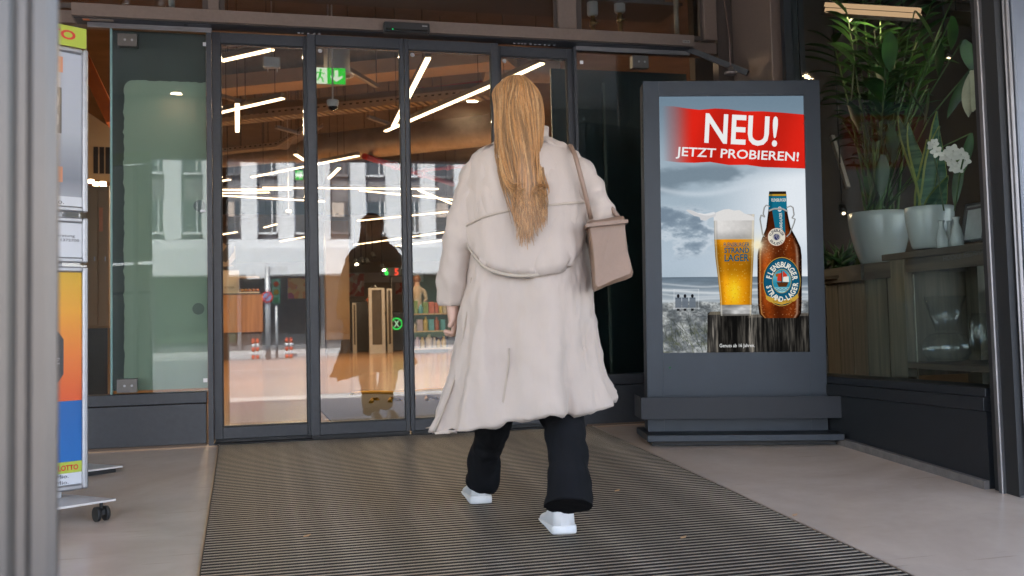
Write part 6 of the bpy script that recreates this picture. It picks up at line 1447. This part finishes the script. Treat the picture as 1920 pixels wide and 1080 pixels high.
# ------------------------------------------------------------------ people far inside
def far_person(px, py_head, D, label, top_c, hair_c, facing=-1):
    c = at_d(px, py_head, D); sk = bpy.data.materials['skin']; t = thing('person', label, 'person', (c.x,c.y,0))
    V = [(c.x,c.y,c.z-.72),(c.x,c.y,c.z-.42),(c.x,c.y,c.z-.24),(c.x,c.y,c.z-.12),(c.x,c.y,c.z),(c.x,c.y,c.z+.07),(c.x-.19,c.y,c.z-.28),(c.x-.24,c.y-.03,c.z-.52),(c.x-.14,c.y-.24,c.z-.56),(c.x+.19,c.y,c.z-.28),(c.x+.24,c.y-.03,c.z-.52),(c.x+.14,c.y-.24,c.z-.56),(c.x-.09,c.y,c.z-1.1),(c.x-.09,c.y,c.z-1.55),(c.x+.09,c.y,c.z-1.1),(c.x+.09,c.y,c.z-1.55)]
    E_ = [(0,1),(1,2),(2,3),(3,4),(4,5),(2,6),(6,7),(7,8),(2,9),(9,10),(10,11),(0,12),(12,13),(0,14),(14,15)]; Rr = [.13,.12,.11,.055,.095,.07,.06,.045,.035,.06,.045,.035,.08,.05,.08,.05]
    me = bpy.data.meshes.new('body'); me.from_pydata(V, E_, []); o = bpy.data.objects.new('body', me); COL.objects.link(o); o.modifiers.new('s','SKIN'); q = o.modifiers.new('u','SUBSURF'); q.levels = q.render_levels = 1
    for i, r_ in enumerate(Rr): me.skin_vertices[0].data[i].radius = (r_,r_); me.skin_vertices[0].data[i].use_root = (i == 0)
    bpy.context.view_layer.update(); nm = bpy.data.meshes.new_from_object(o.evaluated_get(bpy.context.evaluated_depsgraph_get())); bpy.data.objects.remove(o)
    nm.materials.append(sk); nm.materials.append(M('shirt_%s' % px, top_c, .8)); nm.materials.append(trs)
    for f in nm.polygons: f.use_smooth = True; z = f.center.z-c.z; f.material_index = 0 if z > -.17 else (1 if z > -.75 else 2)
    b_ = link('body', nm, None, t); g = MB(); g.ball((c.x,c.y+.015,c.z+.035), .108, 14, (1,1.05,1.05)); obj('hair', g, M('hair_%s' % px, hair_c, .5), t)
far_person(701, 544, 29.6, 'cashier in an orange top sitting behind the security gate', (.6,.11,.02), (.03,.02,.015))
far_person(782, 526, 27, 'shopper with reddish hair in a pale top behind the third leaf', (.45,.36,.28), (.2,.07,.03))
# ------------------------------------------------------------------ across the street (seen mirrored in the door glass)
YB = -50.0; ZB = -.38
ob = thing('opposite_building', 'white pilastered building with shops across the street, mirrored in the doors', 'building', (0,YB,ZB))
wht_s = M('white_render', (.66,.67,.68), .8, 0, .05, .5); grey_p = M('grey_spandrel', (.17,.17,.18), .6, 0, .1, 1); win_d = M('window_dark', (.05,.06,.07), .08, 0, .3, .6, spec=.8); beige = M('beige_blind', (.5,.42,.36), .7)
def op(name, g, mat): return obj(name, g, mat, ob)
g = MB(); g.box(-40,48,YB-10,YB-.6,ZB,16); op('core_wall', g, grey_p)
def mx(px, V=-YB): return at_y(px, 500, V).x
x0 = mx(465); pit = mx(570)-mx(500); k = -14
pit = 1.95
XS = [mx(468)+pit*j for j in range(-19, 22)]
for i, x in enumerate(XS):
    g = MB(); g.box(x-.42, x+.42, YB-.6, YB-.2, 5.6, 15.2); op('pilaster', g, wht_s)
    for fl in range(3):
        zb_ = 5.95+fl*3.2
        g = MB(); g.box(x+.44, x+pit-.44, YB-.59, YB-.5, zb_, zb_+1.75); f_ = op('window', g, win_d)
        g = MB()
        for q in ((x+.43,x+.51),(x+pit-.51,x+pit-.43),(x+pit*.62-.03,x+pit*.62+.03)): g.box(q[0],q[1],YB-.495,YB-.44,zb_,zb_+1.75)
        g.box(x+.51,x+pit-.51,YB-.494,YB-.441,zb_-.06,zb_+.05); obj('frame', g, wht_s if i % 3 else grey_p, f_)
        if (i+fl) % 3 == 0: g = MB(); g.box(x+.52, x+pit*.6, YB-.498, YB-.47, zb_+.9, zb_+1.7); obj('blind', g, beige, f_)
g = MB(); g.box(-40,48,YB-.6,YB-.15,5.0,5.58); op('parapet_band', g, wht_s)
g = MB(); g.box(-40,48,YB-.6,YB+1.6,3.6,4.98); op('awning_band', g, wht_s)
for i in range(20):
    xa = -40+i*4.4; g = MB(); g.box(xa+.15, xa+4.25, YB-.6, YB-.45, ZB+.5, 3.55); op('shop_window', g, [win_d, food('shopfront_fruit_%d' % i,(.45,.2,.04),(.5,.42,.2),(.15,.2,.08),2) if i % 3 == 0 else M('shopfront_%d' % i, ((.10,.12,.10),(.06,.06,.065),(.22,.2,.18))[i % 3], .3, 0, .4, 1.5), M('shop_green_%d' % i,(.06,.09,.06),.3,0,.4,1)][i % 3])
    g = MB(); g.box(xa-.1, xa+.1, YB-.6, YB-.35, ZB, 3.58); op('shop_pier', g, grey_p)
tag(ob)
# sign pole, bollards, traffic light
gp = M('galv_pole', (.45,.46,.47), .5, .5, .1, 2)
Vp = 36.0
pb = mirrored(503, 660, Vp); pb.z = -.50; zt_ = at_y(500,500,Vp).z
sp = thing('sign_pole', 'grey street sign pole with a round no stopping sign, mirrored in the left leaf', 'street sign', pb)
g = MB(); g.tube([pb, Vector((pb.x,pb.y,zt_))], .11, 14); obj('pole', g, gp, sp)
c = mirrored(501,557,Vp); g = MB(); g.tube([c+Vector((0,.13,0)), c+Vector((0,.16,0))], .23, 28); obj('red_disc', g, M('sign_red',(.55,.03,.03),.4), sp); g = MB(); g.tube([c+Vector((0,.161,0)), c+Vector((0,.17,0))], .17, 28); obj('blue_disc', g, M('sign_blue',(.22,.26,.42),.4), sp)
g = MB(); g.bar(c+Vector((-.12,.175,-.12)), c+Vector((.12,.175,.12)), .02, .035); obj('red_slash', g, M('sign_red2',(.55,.03,.03),.4), sp)
for (pa, pb_, zz_) in ((505,540,507),(462,500,519)):
    a, b2 = mirrored(pa, zz_, Vp), mirrored(pb_, zz_-2, Vp); g = MB(); g.bar(a, b2, .04, .2); obj('street_name_board', g, M('name_board_%d' % pa,(.6,.6,.6),.4), sp)
for i, (px, lab) in enumerate(((475,'left red and white bollard mirrored near the sign pole'),(483,'second red and white bollard mirrored near the sign pole'),(538,'third red and white bollard mirrored right of the sign pole'),(546,'rightmost red and white bollard mirrored in the left leaf'))):
    b0 = mirrored(px, 660, Vp+1); b0.z = -.50; t = thing('street_bollard', lab, 'bollard', b0, 'red and white street bollards')
    for k in range(5): g = MB(); g.tube([b0+Vector((0,0,k*.16)), b0+Vector((0,0,k*.16+.159))], .065, 12); obj('band', g, M('bollard_red',(.6,.08,.03),.5) if k % 2 == 0 and i+k == 0 else (bpy.data.materials['bollard_red'] if k % 2 == 0 else wht_s), t)
    g = MB(); g.tube([b0+Vector((0,0,.8)), b0+Vector((0,0,.85))], [.065,.03], 12); obj('cap', g, bpy.data.materials['bollard_red'], t)
b0 = mirrored(519, 660, Vp+2); b0.z = -.5; t = thing('traffic_light', 'green housed traffic light mirrored beside the sign pole', 'traffic light', b0)
zc_ = at_y(519,545,Vp).z; g = MB(); g.tube([b0, Vector((b0.x,b0.y,zc_-.5))], .06, 10); obj('pole', g, gp, t); g = MB(); g.box(b0.x-.17,b0.x+.17,b0.y-.12,b0.y+.12,zc_-.5,zc_+.55,.03); hs = obj('housing', g, M('signal_green',(.03,.12,.09),.5), t)
for k in range(3): cz_ = zc_-.32+k*.34; g = MB(); g.tube([(b0.x,b0.y+.121,cz_),(b0.x,b0.y+.15,cz_)], .11, 16); obj('lamp', g, M('signal_lens_%d' % k, ((.02,.1,.05),(.12,.07,.01),(.14,.015,.01))[k],.2), hs)
# side neighbours closing the street left and right
for x0_, x1_, lab in ((-120,-44,'pale office block far down the street to the left'),(52,120,'pale office block far down the street to the right')):
    g = MB(); g.box(x0_,x1_,YB-12,YB,ZB,18); t = thing('office_block', lab, 'building', ((x0_+x1_)/2,YB-6,ZB)); obj('wall', g, wht_s, t)
    for i in range(12):
        for fl in range(5):
            xx = x0_+3+i*(x1_-x0_-6)/12; g = MB(); g.box(xx,xx+3.4,YB+.002,YB+.05,1+fl*3.3,3+fl*3.3); obj('window', g, win_d, t)

# crumbs of litter on the ground
lit = M('dry_leaf_bit', (.45,.26,.13), .7)
for px, py, lab in ((1490,967,'tan leaf scrap on the floor right of the mat'),(1281,1015,'tan leaf scrap on the mat right of the woman'),(1157,926,'dark crumb on the mat beside the right trouser leg'),(575,1012,'small scrap on the mat at the left')):
    c = at_floor(px,py); c.z = SLOPE*c.y+(.012 if c.x < mx1 else .001); g = MB(); g.prism([(c.x-.012,c.y-.004,c.z),(c.x+.006,c.y-.008,c.z+.002),(c.x+.016,c.y+.006,c.z+.004),(c.x-.004,c.y+.009,c.z+.001)], (0,0,.003)); solo('litter_scrap', g, lit, lab, 'litter', 'scraps of litter on the ground')
